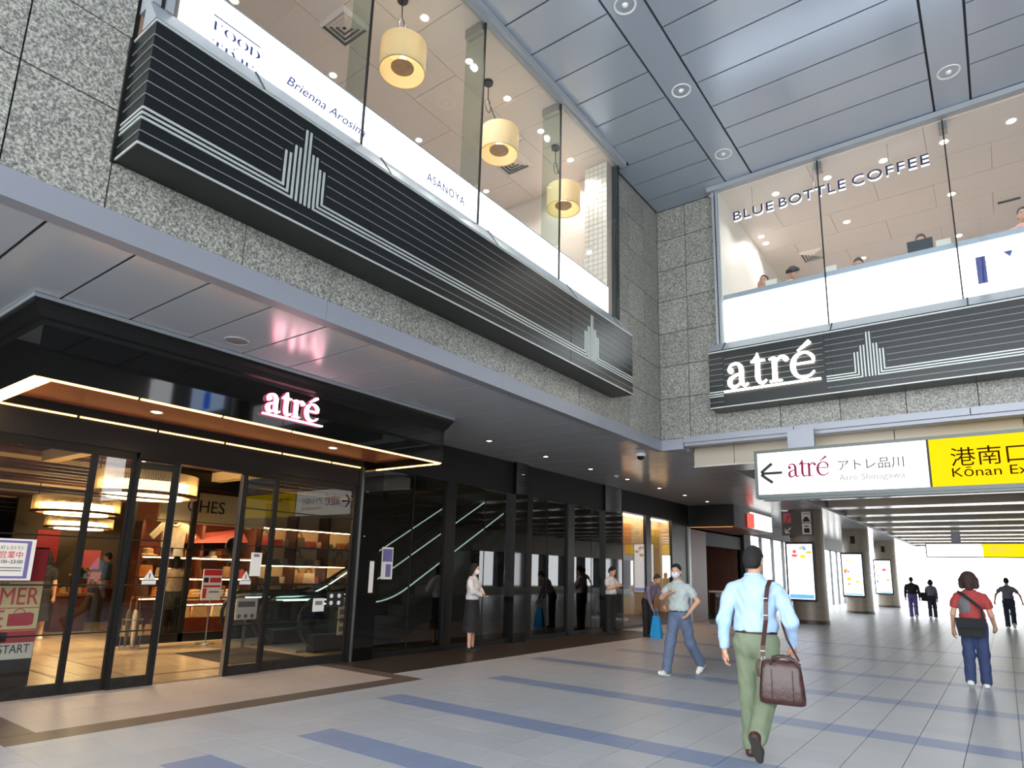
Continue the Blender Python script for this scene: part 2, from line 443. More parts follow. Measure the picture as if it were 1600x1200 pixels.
part('stripe_tile_field', rest['tile_blue'], 'tile_blue', floor, label='blue stripe tiles', kind='stuff')
# entrance pad, brown border, dark strip
k = 0
for iy in range(11):
    for ix in range(4):
        x1 = -6.94-0.4275*ix; y0 = 2.39+0.3836*iy
        key = 'pad'
        if key not in cache: cache[key] = mkmesh('entrance_tile', box(-0.2115, 0.2115, -0.1903, 0.1903, -0.01, 0), 'tile_pad')
        inst('entrance_tile', cache[key], (x1-0.21375, y0+0.1918, 0), floor)
for (a,b,c,d) in [(-6.94,-6.6,2.07,6.885),(-8.65,-6.943,6.612,6.885),(-8.65,-6.943,2.07,2.388)]:
    part('border_tile', box(a+.003,b-.003,c+.003,d-.003,-0.01,0), 'tile_brown', floor, label='brown border strip')
for i in range(12):
    y0 = 6.885+0.81*i
    part('dark_tile', box(-8.65,-7.263,y0+.003,y0+.807,-0.01,0), 'tile_dark', floor, label='dark strip along the glass front')

solo('floor_plaza', box(-34,26,58,95,-0.005,0.004), 'tile_pad', 'pale paving outdoors at the end of the passage', 'ground', kind='structure')
# ---- hall ceiling
ceil = thing('ceiling', (0,5,9.0), 'grey metal panel ceiling of the hall', 'ceiling', kind='structure')
part('ceiling_back', box(-5.2, 12, -6, 11.85, 9.1, 9.3), 'ceiling_gap', ceil)
rows = [4.142+0.6475*i for i in range(11)]   # joints
rows = [r for r in rows]
def cpanel(x0,x1,y0,y1,name='ceiling_panel'):
    part(name, box(x0+.012, x1-.012, y0+.014, y1-.014, 9.07, 9.098), 'ceiling_panel', ceil)
bays = [(-4.92,-3.62),(-3.115,-0.175),(0.32,3.265),(3.76,6.705),(7.2,12)]
for bi,(x0,x1) in enumerate(bays):
    rr = rows+[11.49 if bi else 11.265]
    rr = [r for r in rr if r < 11.0 or r in (11.49, 11.265)]
    for a,b in zip(rr[:-1], rr[1:]):
        if bi > 2 and b < 8: continue
        xa = x0
        if bi == 0 and a > 9.6: xa = -5.19
        cpanel(xa, x1, a, b)
    cpanel(x0, x1, -6, 4.142 if bi < 3 else 8.03)
    if bi > 2: 
        cpanel(x0, x1, 8.03, rr[-2]) if False else None
cpanel(-5.19, -3.62, 11.265, 11.8); cpanel(-3.62, -3.1, 11.3, 11.48) if False else None
for x0,x1 in ((-3.6,-3.135),(-0.155,0.3),(3.285,3.74),(6.725,7.18)):
    part('ceiling_beam_panel', box(x0, x1, -6, 11.48, 9.066, 9.098), 'ceiling_panel', ceil)
for i,(x,y) in enumerate([(-3.365,4.8),(-3.365,6.743),(-3.365,8.684),(-3.36,10.625),(0.072,6.73),(0.072,8.67),(0.072,10.605)]):
    t = thing('hall_downlight', (x,y,9.0), 'round glass downlight recessed in the hall ceiling beam', 'ceiling light', 'hall ceiling downlights')
    part('ring', MB().lathe([(0.125,9.066),(0.15,9.055),(0.155,9.066)], (x,y,0), 24), 'white_paint', t, smooth=True)
    part('reflector', MB().lathe([(0.125,9.064),(0.08,9.095),(0.0,9.097)], (x,y,0), 24), 'silver_frame', t, smooth=True)
    part('bulb', MB().lathe([(0.0,9.03),(0.035,9.045),(0.045,9.07),(0.03,9.095)], (x,y,0), 16), 'white_paint', t, smooth=True)

# ---- granite walls
ZR = [4.115,4.94,5.61,6.32,7.02,7.70,8.38,9.07]
wl = thing('wall_left', (GX,5,4.1), 'grey speckled granite wall over the shop front', 'wall', kind='structure')
def gl(y0,y1,z0,z1): part('granite_panel', box(GX-0.03, GX, y0+.006, y1-.006, z0+.006, z1-.006), 'granite', wl)
part('wall_core_end', box(-5.6, GX-0.031, 9.66, 12.2, 4.0, 9.3), 'joint_dark', wl)
part('wall_core_near', box(-5.6, GX-0.031, -6, 1.72, 4.0, 9.3), 'joint_dark', wl)
part('wall_core_low', box(-5.6, GX-0.031, 1.72, 9.66, 4.0, 5.5), 'joint_dark', wl)
part('wall_bottom_edge', box(-5.235, GX-0.006, -6, 11.8, 4.105, 4.118), 'joint_dark', wl)
cols_near = [-6,-2.9,-1.92,-0.94,0.04,1.022,1.68]
for z0,z1 in zip(ZR[:-1],ZR[1:]):
    for a,b in zip(cols_near[:-1],cols_near[1:]): gl(a,b,z0,z1)
for a,b in zip([1.68,2.81,3.77,4.74,5.72,6.69,7.67,8.65],[2.81,3.77,4.74,5.72,6.69,7.67,8.65,9.83]): gl(a,b,4.115,4.94)
for z0,z1 in zip(ZR[:-1],ZR[1:]):
    for a,b in ((9.66 if z0 > 4.5 else 9.83,10.46),(10.46,11.13),(11.13,11.8)): gl(a,b,z0,z1)
wr = thing('wall_back', (0,GY,4.1), 'grey speckled granite wall facing the hall, over the passage', 'wall', kind='structure')
def gr(x0,x1,z0,z1): part('granite_panel', box(x0+.006, x1-.006, GY, GY+0.03, z0+.006, z1-.006), 'granite', wr)
part('wall_core_corner', box(-5.6, -3.92, GY+.031, 12.2, 4.0, 9.3), 'joint_dark', wr)
part('wall_core_low', box(-3.92, 12, GY+.031, 12.2, 4.0, 5.6), 'joint_dark', wr)
for z0,z1 in zip(ZR[:-1],ZR[1:]):
    for a,b in ((-5.2,-4.585),(-4.585,-4.07 if z0 < 4.5 else -3.9)): gr(a,b,z0,z1)
xs = [-4.07,-2.92,-1.953,-0.992,-0.05,0.91,1.87,2.83,3.79,4.75,5.71,6.67,7.63,12]
for a,b in zip(xs[:-1],xs[1:]): gr(a,b,4.115,4.94)
part('wall_upper_right', box(6.9,12,11.8,12.2,4.94,9.07), 'granite', wr)

# ---- grey band trims
t1 = thing('trim_1', (-5.18,3,3.9), 'pale grey metal band along the bottom of the granite, over the shop front', 'trim', kind='structure')
bj = [-6,-2.9,0.1,3.72,6.6,9.5,11.76]
for a,b in zip(bj[:-1],bj[1:]): part('band_panel', box(-5.32,-5.17,a+.002,b-.002,3.895,4.105), 'band_grey', t1)
t2 = thing('trim_2', (0,11.75,3.9), 'pale grey metal band along the bottom of the granite, over the passage', 'trim', kind='structure')
part('corner_panel', box(-5.17,-4.72,11.76,11.95,3.895,4.105), 'band_grey', t2)
bj = [-4.70,-2.69,-0.17,2.35,4.87,7.4,12]
for a,b in zip(bj[:-1],bj[1:]):
    part('band_panel', box(a+.006,b-.006,11.70,11.95,4.0,4.115), 'band_grey', t2)
part('band_lip', box(-4.70,12,11.74,11.95,3.94,3.998), 'band_grey', t2)
part('band_shadow_gap', box(-4.70,12,11.78,12.2,4.10,4.118), 'band_dark', t2)  # dark strip painted in as the shade of the open gap above the band

# ---- soffit over the shop front
sf = thing('ceiling_soffit', (-7,5,3.9), 'grey glossy metal panel soffit in front of the shops', 'ceiling', kind='structure')
part('soffit_back', box(-8.66, -5.33, -6, 12, 3.915, 4.1), 'joint_dark', sf)
part('soffit_back_far', box(-8.66, -4.72, 12, 58, 3.915, 4.1), 'joint_dark', sf)
y = 1.375-0.617*10
pan = {}
while y < 34:
    x1 = -5.33 if y < 11.7 else -4.72
    key = ('s', x1)
    if key not in pan: pan[key] = mkmesh('soffit_panel', box(-8.64, x1, 0.012, 0.605, 0, 0.014), 'soffit_panel')
    inst('soffit_panel', pan[key], (0, y, 3.9), sf); y += 0.617
part('soffit_panel_far', box(-8.64, -4.72, y, 58, 3.9, 3.914), 'soffit_panel', sf)
part('soffit_edge', box(-4.735,-4.70,11.95,58,3.88,4.3), 'band_grey', sf)

# ---- passage beyond: ceiling, beams, right wall
pc = thing('ceiling_passage', (1,30,4.3), 'beige passage ceiling with cross beams', 'ceiling', kind='structure')
part('passage_slab', box(-4.70, 9, 12.2, 58, 4.45, 4.6), 'beige_panel', pc)
for i in range(13):
    yb = 15.0+3.2*i
    if i == 0: yb = 14.4
    for xa,xb in ((-4.69,-2.2),(-2.2,0.6),(0.6,3.4),(3.4,6.2),(6.2,9)):
        part('beam_panel', box(xa+.006,xb-.006,yb,yb+0.03,3.98,4.45), 'beige_panel', pc)
    part('beam_underside', box(-4.69,9,yb-0.02,yb+0.75,3.95,3.978), 'beam_under', pc)
    part('beam_back', box(-4.69,9,yb+0.7,yb+0.73,3.98,4.45), 'beige_panel', pc)
for xa,xb in ((-4.69,-3.9),(-3.9,-2.9),(-2.9,-1.24),(-1.24,0.46),(0.46,3),(3,9)):
    part('first_beam_panel', box(xa+.006,xb-.006,12.21,12.25,3.45+0.0,4.0) if False else box(xa+.006,xb-.006,12.21,12.25,3.62,4.0), 'beige_panel', pc)
part('first_beam_underside', box(-4.69,9,12.2,12.95,3.59,3.618), 'beam_under', pc)
part('first_beam_back', box(-4.69,9,12.9,12.94,3.62,4.45), 'beige_panel', pc)
wright = solo('wall_right', box(9,9.2,11.8,31,0,4.6), 'beige_panel', 'beige side wall of the passage', 'wall', kind='structure')

wr2 = thing('wall_right_far', (9.1,44,0), 'windowed side wall at the far end of the passage', 'wall', kind='structure')
part('upper_wall', box(9,9.2,31,58,2.7,4.6), 'beige_panel', wr2); part('low_wall', box(9,9.2,31,58,0,0.5), 'beige_panel', wr2)
for y in np.arange(31,58,2.6): part('post', box(8.9,9.3,y,y+0.7,0.5,2.7), 'band_dark', wr2)
# ---- far side of the hall, behind and beside the photographer
ws = thing('wall_hall_side', (14,2,0), 'granite side wall across the hall', 'wall', kind='structure')
part('lower_front', box(14,14.3,-6,11.8,0,4.0), 'black_metal', ws); part('upper_wall', box(14,14.3,-6,11.8,4.0,9.3), 'granite', ws)
part('corner_front', box(9,14.3,11.8,12.2,0,4.0), 'black_metal', ws); part('roof_edge', box(12,14.3,-6,12,9.07,9.3), 'ceiling_panel', ws)
# ---- building mass that encloses the rooms
part('upper_roof', box(-22, -5.2, -8, 22, 9.12, 9.4), 'joint_dark', thing('wall_upper', (-12,5,9), 'roof slab over the upper floor', 'wall', kind='structure'))
# ================================================================= UPPER WINDOWS
w1 = thing('window_1', (-5,5.8,5.6), 'long upper window with glass fins over the shop front', 'window', kind='structure')
ymull = [1.9,3.84,5.765,7.70,9.66]
for a,b in zip(ymull[:-1],ymull[1:]):
    part('glass_pane', box(-5.006,-4.994,a+.006,b-.006,5.86,8.93), 'glass_clear', w1)
for yv in ymull[1:-1]:
    part('glass_joint', box(-5.012,-4.988,yv-.009,yv+.009,5.86,8.93), 'black_matte', w1)
    part('glass_fin', box(-5.34,-5.014,yv-.008,yv+.008,6.45,8.93), 'glass_fin', w1)
    part('fin_bracket', box(-5.33,-5.02,yv-.05,yv+.05,8.80,8.94), 'steel', w1)
part('head_track', MB().box(-5.03,-4.91,1.7,9.83,8.96,9.066).box(-5.04,-4.985,1.7,9.7,8.92,8.97), 'silver_frame', w1)
part('sill', MB().hexa([(-5.03,1.68,5.60),(-4.8,1.68,5.60),(-4.8,9.78,5.60),(-5.03,9.78,5.60),(-5.03,1.68,5.86),(-4.985,1.68,5.86),(-4.985,9.78,5.86),(-5.03,9.78,5.86)]), 'silver_frame', w1)
for a in (2.6,4.1,5.95,7.9,9.35):
    part('sill_joint', MB().hexa([(-4.99,a,5.60),(-4.795,a,5.60),(-4.795,a+.015,5.60),(-4.99,a+.015,5.60),(-4.99,a,5.865),(-4.978,a,5.865),(-4.978,a+.015,5.865),(-4.99,a+.015,5.865)]), 'band_dark', w1)
for a in (1.70,1.80): part('jamb', box(-5.2,-4.97,a,a+0.06,5.86,8.96), 'silver_frame', w1)
part('jamb_gap', box(-5.2,-5.0,1.76,1.80,5.86,8.96), 'band_dark', w1)
part('end_jamb', box(-5.195,-5.04,9.66,9.70,5.86,8.96), 'band_dark', w1)
part('end_glass', box(-5.19,-4.995,9.645,9.657,5.86,8.93), 'glass_fin', w1)
part('glass_joint', box(-5.012,-4.988,9.648,9.668,5.86,8.93), 'black_matte', w1)
w2 = thing('window_2', (0,11.6,5.6), 'long upper window of the coffee shop over the passage', 'window', kind='structure')
xmull = [-3.87,-1.99,-0.09,1.84,3.77,5.7,6.9]
for a,b in zip(xmull[:-1],xmull[1:]):
    part('glass_pane', box(a+.006,b-.006,11.574,11.586,5.80,8.94), 'glass_clear', w2)
for xv in xmull[1:-1]:
    part('glass_joint', box(xv-.010,xv+.010,11.568,11.592,5.80,8.94), 'black_matte', w2)
    part('fin_bracket', box(xv-.06,xv+.06,11.60,11.78,8.78,8.93), 'steel', w2)
part('head_track', MB().box(-4.0,6.9,11.49,11.62,8.97,9.066), 'silver_frame', w2)
part('sill', MB().hexa([(-4.03,11.37,5.61),(6.9,11.37,5.61),(6.9,11.62,5.61),(-4.03,11.62,5.61),(-4.03,11.56,5.80),(6.9,11.56,5.80),(6.9,11.62,5.80),(-4.03,11.62,5.80)]), 'silver_frame', w2)
for a in (-3.78,-1.95,-0.05,1.9): part('sill_joint', MB().hexa([(a,11.365,5.61),(a+.02,11.365,5.61),(a+.02,11.56,5.61),(a,11.56,5.61),(a,11.553,5.805),(a+.02,11.553,5.805),(a+.02,11.56,5.805),(a,11.56,5.805)]), 'band_dark', w2)
for a in (-3.93,-3.86): part('jamb', box(a,a+0.045,11.56,11.8,5.80,8.97), 'silver_frame', w2)
part('jamb_gap', box(-3.885,-3.86,11.6,11.8,5.80,8.97), 'band_dark', w2)

# ---- rooms behind
S_ = dict(kind='structure')
solo('floor_cafe_left', box(-14,-5.05,1.72,9.8,5.3,5.5), 'cafe_floor', 'floor of the upper room over the shop front', 'floor', **S_)
solo('wall_cafe_left_back', box(-14.2,-14,1.5,9.8,5.3,9.1), 'cafe_ceiling', 'warm white back wall of the upper room over the shop front', 'wall', **S_)
solo('wall_cafe_left_end', box(-14,-5.6,9.72,9.9,5.3,9.1), 'cafe_ceiling', 'warm white end wall behind the tiled column', 'wall', **S_)
solo('wall_cafe_left_near', box(-14,-5.24,1.5,1.72,5.3,9.1), 'cafe_ceiling', 'warm white near wall of the upper room over the shop front', 'wall', **S_)
cl = thing('ceiling_cafe_left', (-8,5,8.9), 'pinkish white board ceiling behind the long window over the shop front', 'ceiling', kind='structure')
part('ceiling_joint_backing', box(-14,-5.04,1.72,9.72,8.957,9.1), 'cafe_line', cl)
xx = [-5.04,-6.0,-6.91,-7.82,-8.73,-9.64,-10.55,-11.46,-12.37,-13.28,-14.0]
bd = {}
for i,(a,b) in enumerate(zip(xx[:-1],xx[1:])):
    yy = 1.72
    while yy < 9.7:
        y2 = min(yy+1.82-(0.91 if (i%2 and yy == 1.72) else 0), 9.72)
        part('ceiling_board', box(b+.005,a-.005,yy+.005,y2-.005,8.945,8.956), 'cafe_ceiling', cl); yy = y2
solo('floor_cafe_right', box(-3.8,6.9,11.81,20,5.62,5.85), 'cafe_floor', 'floor of the coffee shop', 'floor', **S_)
solo('wall_cafe_right_back', box(-4,7,20,20.2,5.3,9.1), 'cafe_ceiling', 'warm white back wall of the coffee shop', 'wall', **S_)
solo('wall_cafe_right_side', box(-4.05,-3.82,12.2,20,5.3,9.1), 'white_paint', 'white side wall of the coffee shop', 'wall', **S_)
solo('trim_3', box(-3.86,-3.80,11.62,12.2,5.8,8.95), 'white_paint', 'white window reveal of the coffee shop', 'trim', **S_)
solo('wall_cafe_right_end', box(6.9,7.0,11.62,20,5.3,9.1), 'cafe_ceiling', 'warm white end wall of the coffee shop', 'wall', **S_)
cr2 = thing('ceiling_cafe_right', (2,16,8.9), 'beige board ceiling of the coffee shop', 'ceiling', kind='structure')
part('ceiling_joint_backing', box(-4,7,11.62,20,8.957,9.3), 'cafe_line', cr2)
yy = [11.62,12.72,13.63,14.54,15.45,16.36,17.27,18.18,19.09,20]
for i,(a,b) in enumerate(zip(yy[:-1],yy[1:])):
    x = -4.0
    while x < 7:
        x2 = min(x+1.82-(0.91 if (i%2 and x == -4.0) else 0), 7)
        part('ceiling_board', box(x+.005,x2-.005,a+.005,b-.005,8.945,8.956), 'cafe_ceiling', cr2); x = x2
# tiled column inside the left room
tcx = thing('tiled_column', (-5.35,9.5,5.5), 'white tiled column at the end of the long upper window', 'column')
part('column_core', box(-5.58,-5.12,9.46,9.64,5.5,8.94), 'cafe_line', tcx)
tm = mkmesh('wall_tile', box(-0.042,0.042,-0.006,0.006,0.005,0.095), 'white_paint')
for ix in range(5):
    for iz in range(25):
        inst('wall_tile', tm, (-5.535+0.0925*ix, 9.454, 6.44+0.1*iz), tcx)
# ---- lights inside the upper rooms
def can(x,y,z,mat,pw,col,label,group,r=0.05,size=0.04):
    t = thing('ceiling_downlight', (x,y,z), label, 'ceiling light', group)
    part('rim', MB().lathe([(r,z-0.001),(r*1.35,z-0.006),(r*1.4,z+0.001)],(x,y,0),18), 'white_paint', t, smooth=True)
    part('lens', MB().lathe([(0.0,z-0.012),(r*0.7,z-0.010),(r,z-0.001)],(x,y,0),18), mat, t, smooth=True)
    if pw: lamp('SPOT', (x,y,z-0.03), pw, col, size, spot=2.4, parent=t)
    return t
for x,y in [(-5.655,5.234),(-5.655,6.18),(-5.655,7.125),(-5.655,8.085),(-5.655,9.05),(-7.57,3.54),(-7.57,5.18),(-7.57,7.05),(-7.57,8.95),(-6.14,9.52)]:
    can(x,y,8.945,'lamp_cafe',72,(255,246,240),'small bright downlight in the pinkish upper ceiling','downlights of the room over the shop front')
for x,y in [(-2.886,12.26),(-1.944,12.26),(-1.017,12.26),(-0.1,12.26),(0.822,12.26),(-1.942,14.16),(-0.094,14.17),(-3.6,13.787),(-3.6,14.15),(-0.07,16.11),(-1.94,16.11)]:
    can(x,y,8.945,'lamp_cafe',72,(255,246,240),'small bright downlight in the coffee shop ceiling','coffee shop downlights',0.06)
# ---- air vents
def vent(cx,cy,z,w,d,label):
    t = thing('air_vent', (cx,cy,z), label, 'vent', 'square ceiling air vents')
    part('backing', box(cx-w/2+.02,cx+w/2-.02,cy-d/2+.02,cy+d/2-.02,z-0.002,z+0.003), 'grille', t)
    for k in range(4):
        a = 1-0.24*k; mb = MB(); W,D = w/2*a, d/2*a; zt, zb = z-0.004, z-0.045+0.006*k; i0 = 0.045; e = 0.008
        for (p0,p1,q0,q1) in (((-W,-D),(W,-D),(-W+i0,-D+i0),(W-i0,-D+i0)),((W,-D),(W,D),(W-i0,-D+i0),(W-i0,D-i0)),((W,D),(-W,D),(W-i0,D-i0),(-W+i0,D-i0)),((-W,D),(-W,-D),(-W+i0,D-i0),(-W+i0,-D+i0))):
            mb.hexa([(cx+p0[0],cy+p0[1],zt),(cx+p1[0],cy+p1[1],zt),(cx+q1[0],cy+q1[1],zb),(cx+q0[0],cy+q0[1],zb),(cx+p0[0],cy+p0[1],zt+e),(cx+p1[0],cy+p1[1],zt+e),(cx+q1[0],cy+q1[1],zb+e),(cx+q0[0],cy+q0[1],zb+e)])
        part('vane', mb, 'cafe_ceiling', t)
vent(-6.69,4.69,8.945,0.56,0.5,'square louvred air vent above the first hanging lamp')
vent(-6.59,8.53,8.945,0.56,0.5,'square louvred air vent beside the middle hanging lamp')
vent(-2.87,15.3,8.945,0.5,0.55,'square louvred air vent in the coffee shop ceiling')
solo('slot_vent', box(0.62,0.98,15.0,15.07,8.93,8.945), 'joint_dark', 'thin dark slot vent in the coffee shop ceiling', 'vent')
# ================================================================= FASCIA SIGNS
LW = lambda x0,y0,z0: (lambda a,b,t: (x0+t, y0+a, z0+b))      # on a wall seen looking along -x, text runs +y
RW = lambda x0,y0,z0: (lambda a,b,t: (x0+a, y0-t, z0+b))      # on a wall seen looking along +y, text runs +x
THIN = [5.451,5.352,5.246,5.143,5.037,4.932]; TRI = [4.813,4.770,4.729]
BARS = [(-0.213,5.155,4.806),(-0.166,5.155,4.763),(-0.118,5.258,4.722),(-0.072,5.258,4.722),(-0.022,5.47,4.722),(0.023,5.47,4.722),(0.067,5.26,4.722),(0.112,5.26,4.722),(0.154,5.155,4.763),(0.2,5.155,4.806)]
def fascia(root, mapf, a0, a1, embs, stops=()):
    """mapf(a0,a1,z0,z1,depth)->MB ; a runs along the sign"""
    def seg(a,b,z,h,mat,nm):
        part(nm, mapf(a,b,z-h/2,z+h/2,0.006), mat, root)
    segs_thin = {z: [] for z in THIN}; 
    edges = [a0]+[e for e in embs]+[a1]
    for z in THIN:
        cuts = []
        for e in embs:
            hw = max([abs(o)+0.03 for o,top,bot in BARS if top > z-0.02])
            cuts.append((e-hw-0.005, e+hw))
        cuts += list(stops)
        cuts.sort(); p = a0
        for c0,c1 in cuts:
            if c0 > p: seg(p,c0,z,0.007,'pin_silver','pinstripe')
            p = c1
        seg(p,a1,z,0.007,'pin_silver','pinstripe')
    for k,z in enumerate(TRI):
        cuts = sorted([(e+BARS[k][0]+0.011, e+BARS[9-k][0]-0.011) for e in embs]+list(stops)); p = a0
        for c0,c1 in cuts:
            if c0 > p: seg(p,c0,z,0.021,'stripe_silver','stripe')
            p = c1
        seg(p,a1,z,0.021,'stripe_silver','stripe')
    for e in embs:
        for o,top,bot in BARS: part('emblem_bar', mapf(e+o-0.011,e+o+0.011,bot-0.003,top,0.007), 'stripe_silver', root)
    cut = list(stops); p = a0
    for c0,c1 in cut:
        seg(p,c0,4.621,0.007,'pin_silver','pinstripe'); p = c1
    seg(p,a1,4.621,0.007,'pin_silver','pinstripe')
    seg(a0,a1,4.52,0.020,'stripe_silver','edge_stripe'); seg(a0,a1,5.578,0.024,'stripe_silver','edge_stripe')
s1 = thing('fascia_sign', (-5,5.7,4.51), 'long black pinstriped fascia sign with two stepped emblems over the shop entrance', 'sign')
part('body', box(-5.2,-4.8,1.69,9.77,4.51,5.59), 'sign_black', s1)
fascia(s1, lambda a,b,z0,z1,d: box(-4.801,-4.8+d,a,b,z0,z1), 1.69, 9.77, [3.09,8.36])
for z in THIN+[4.621]: part('pinstripe', box(-5.17,-4.8,1.684,1.691,z-.0035,z+.0035), 'pin_silver', s1)
for z in TRI+[4.52,5.578]: part('stripe', box(-5.17,-4.8,1.682,1.691,z-.010,z+.010), 'stripe_silver', s1)
part('end_trim', box(-5.2,-5.17,1.66,1.70,4.5,5.6), 'black_metal', s1)
for a in (3.90,7.75): part('panel_seam', box(-4.801,-4.797,a-.003,a+.003,4.51,5.57), 'black_matte', s1)
s2 = thing('fascia_sign', (1.4,11.5,4.52), 'black fascia sign with glowing white serif lettering over the passage', 'sign')
part('body', box(-4.03,6.9,11.37,11.8,4.51,5.60), 'sign_black', s2)
fascia(s2, lambda a,b,z0,z1,d: box(a,b,11.37-d,11.371,z0,z1), -4.03, 6.9, [-1.40,3.8], stops=[(-3.77,-2.05)])
for z in THIN: part('pinstripe', box(-3.74,-2.08,11.362,11.371,z-0.035,z-0.028), 'pin_silver', s2)
for a in (-3.775,-2.045,-1.95): part('panel_seam', box(a-.003,a+.003,11.366,11.371,4.51,5.57), 'black_matte', s2)
def atre(root, mkfn, base, xh, depth, mat, under, starts=None, off=0.0, thick=0.0):
    x = 0
    for i,ch in enumerate('atre'):
        paths, w = SERIF[ch]
        if starts: x = starts[i]
        sc = lambda pp: [[(px*xh+x, py*xh+base, max(pw*xh+thick,0.002)) for px,py,pw in p] for p in pp]
        o = part('letter', stroke_mb(sc(paths), mkfn, off, off+depth), mat, root)
        if ch == 'e': part('letter_accent', stroke_mb(sc(SERIF['acute'][0]), mkfn, off, off+depth), mat, root)
        x += (w+0.03)*xh
    if under:
        a,b,z,h = under
        part('underline', stroke_mb([[(a,z,h),((a+b)/2,z,h),(b,z,h)]], mkfn, off, off+depth), mat, root)
atre(s2, RW(0,11.35,0), 4.84, 0.45, 0.045, 'letter_white', (-3.745,-2.13,4.787,0.032), [-3.68,-3.265,-2.945,-2.605])

# ================================================================= LIGHT BOXES
FT = {'F':([('r',0,.16,0,1),('p',[(.45,1),(.6,1),(.55,.78)])],.75),'O':([('c',.45,.5,.45,.5,-1),('c',.45,.5,.45,.5,1)],1.0),'D':([('r',.05,.21,0,1),('c',.35,.5,.5,.5,1)],.95),
      'T':([('r',.3,.46,0,1),('p',[(.0,1),(.12,1),(.05,.75)]),('p',[(.76,1),(.64,1),(.71,.75)])],.85),'I':([('r',.1,.26,0,1)],.45),'M':([('p',[(.05,1),(.25,1),(.6,0),(.5,0)]),('r',.85,1.0,0,1)],1.15),'E':([('r',.05,.21,0,1),('p',[(.5,1),(.65,1),(.62,.75)]),('p',[(.5,0),(.65,0),(.62,.25)])],.75),'&':([('c',.35,.25,.28,.25,-1),('c',.35,.72,.2,.25,1)],.7)}
def ft_text(s, h, fn, depth, wscale=1.0):
    mb = MB(); x = 0
    for ch in s:
        if ch == ' ': x += .5*h; continue
        for g in FT[ch][0]:
            if g[0] == 'r': poly = [(g[1],g[3]),(g[2],g[3]),(g[2],g[4]),(g[1],g[4])]
            elif g[0] == 'p': poly = g[1]
            else:
                _,cx,cy,rx,ry,sg = g
                an = [math.radians(d) for d in range(-72,73,12)]
                poly = [(cx+sg*rx*math.cos(a), cy+ry*math.sin(a)) for a in an]+[(cx+sg*rx*(0.62*math.cos(a)), cy+ry*0.97*math.sin(a)) for a in reversed(an)]
            mb.prism([(x+a*h*wscale, b*h) for a,b in poly], fn, 0, depth)
        x += FT[ch][1]*h*wscale
    return mb
l1 = thing('lightbox_sign', (-5.1,5.7,5.86), 'long glowing light box with faint blue shop names over the shop front', 'light box')
for a,b in ((1.95,3.84),(3.845,5.765),(5.77,7.7),(7.705,9.42)): part('diffuser', box(-5.12,-5.08,a,b,5.862,6.42), 'lightbox', l1)
part('top_rail', box(-5.14,-5.075,1.95,9.42,6.42,6.435), 'silver_frame', l1)
part('housing', box(-5.20,-5.121,1.95,9.42,5.862,6.42), 'white_paint', l1)
part('overline', box(-5.08,-5.074,2.22,2.67,6.213,6.222), 'ink_lit', l1)
part('lettering', ft_text('FOOD', 0.085, LW(-5.08,2.235,6.08), 0.005, 1.45), 'ink_lit', l1)
part('lettering', ft_text('&', 0.06, LW(-5.08,2.42,6.0), 0.005, 1.2), 'ink_lit', l1)
part('lettering', ft_text('TIME', 0.085, LW(-5.08,2.235,5.895), 0.005, 1.5), 'ink_lit', l1)
part('lettering', text_mb('Brienna Arosina', 0.15, LW(-5.08,2.97,6.045), 0.004, width=0.97, shear=0.35), 'ink_lit', l1)
part('lettering', text_mb('ASANOYA', 0.16, LW(-5.08,4.90,6.06), 0.004, width=0.68, spacing=1.2), 'ink_lit', l1)
l2 = thing('lightbox_sign', (1,11.7,5.8), 'glowing white light box with large cut-off blue letters below the coffee shop counter', 'light box')
for a,b in ((-3.79,-1.99),(-1.985,-0.09),(-0.085,1.84),(1.845,3.77),(3.775,5.7)): part('diffuser', box(a,b,11.66,11.70,5.802,6.68), 'lightbox', l2)
part('housing', box(-3.79,5.7,11.701,11.80,5.802,6.68), 'white_paint', l2)
part('lettering', ft_text('FOOD', 0.44, RW(0.12,11.66,6.02), 0.005, 1.75), 'ink_lit', l2)
solo('cafe_counter', box(-3.79,5.7,11.63,11.95,6.69,6.78), 'ceiling_panel', 'pale blue grey counter ledge on top of the light box in the coffee shop', 'counter')
# lettering hung in the coffee shop window
bb = thing('window_lettering', (-2,11.75,8.3), 'dark blue capital letters with white sides hung in the coffee shop window', 'sign')
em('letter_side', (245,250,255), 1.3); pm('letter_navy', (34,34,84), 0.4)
tx = 0
x = -3.575
words = ['BLUE','BOTTLE','COFFEE']; widths = [0.745,1.13,1.155]; xs0 = [-3.564,-2.713,-1.478]
for w_, wd, x0 in zip(words, widths, xs0):
    part('letter_row', text_mb(w_, 0.265, RW(x0,11.80,8.325), 0.07, width=wd, spacing=1.12), 'letter_side', bb)
    part('letter_face', text_mb(w_, 0.265, RW(x0,11.729,8.325), 0.006, width=wd, spacing=1.12), 'letter_navy', bb)
for x in (-3.2,-2.1,-0.9): part('hanging_wire', MB().tube([(x,11.76,8.5),(x,11.76,8.945)],0.004,6), 'steel', bb)

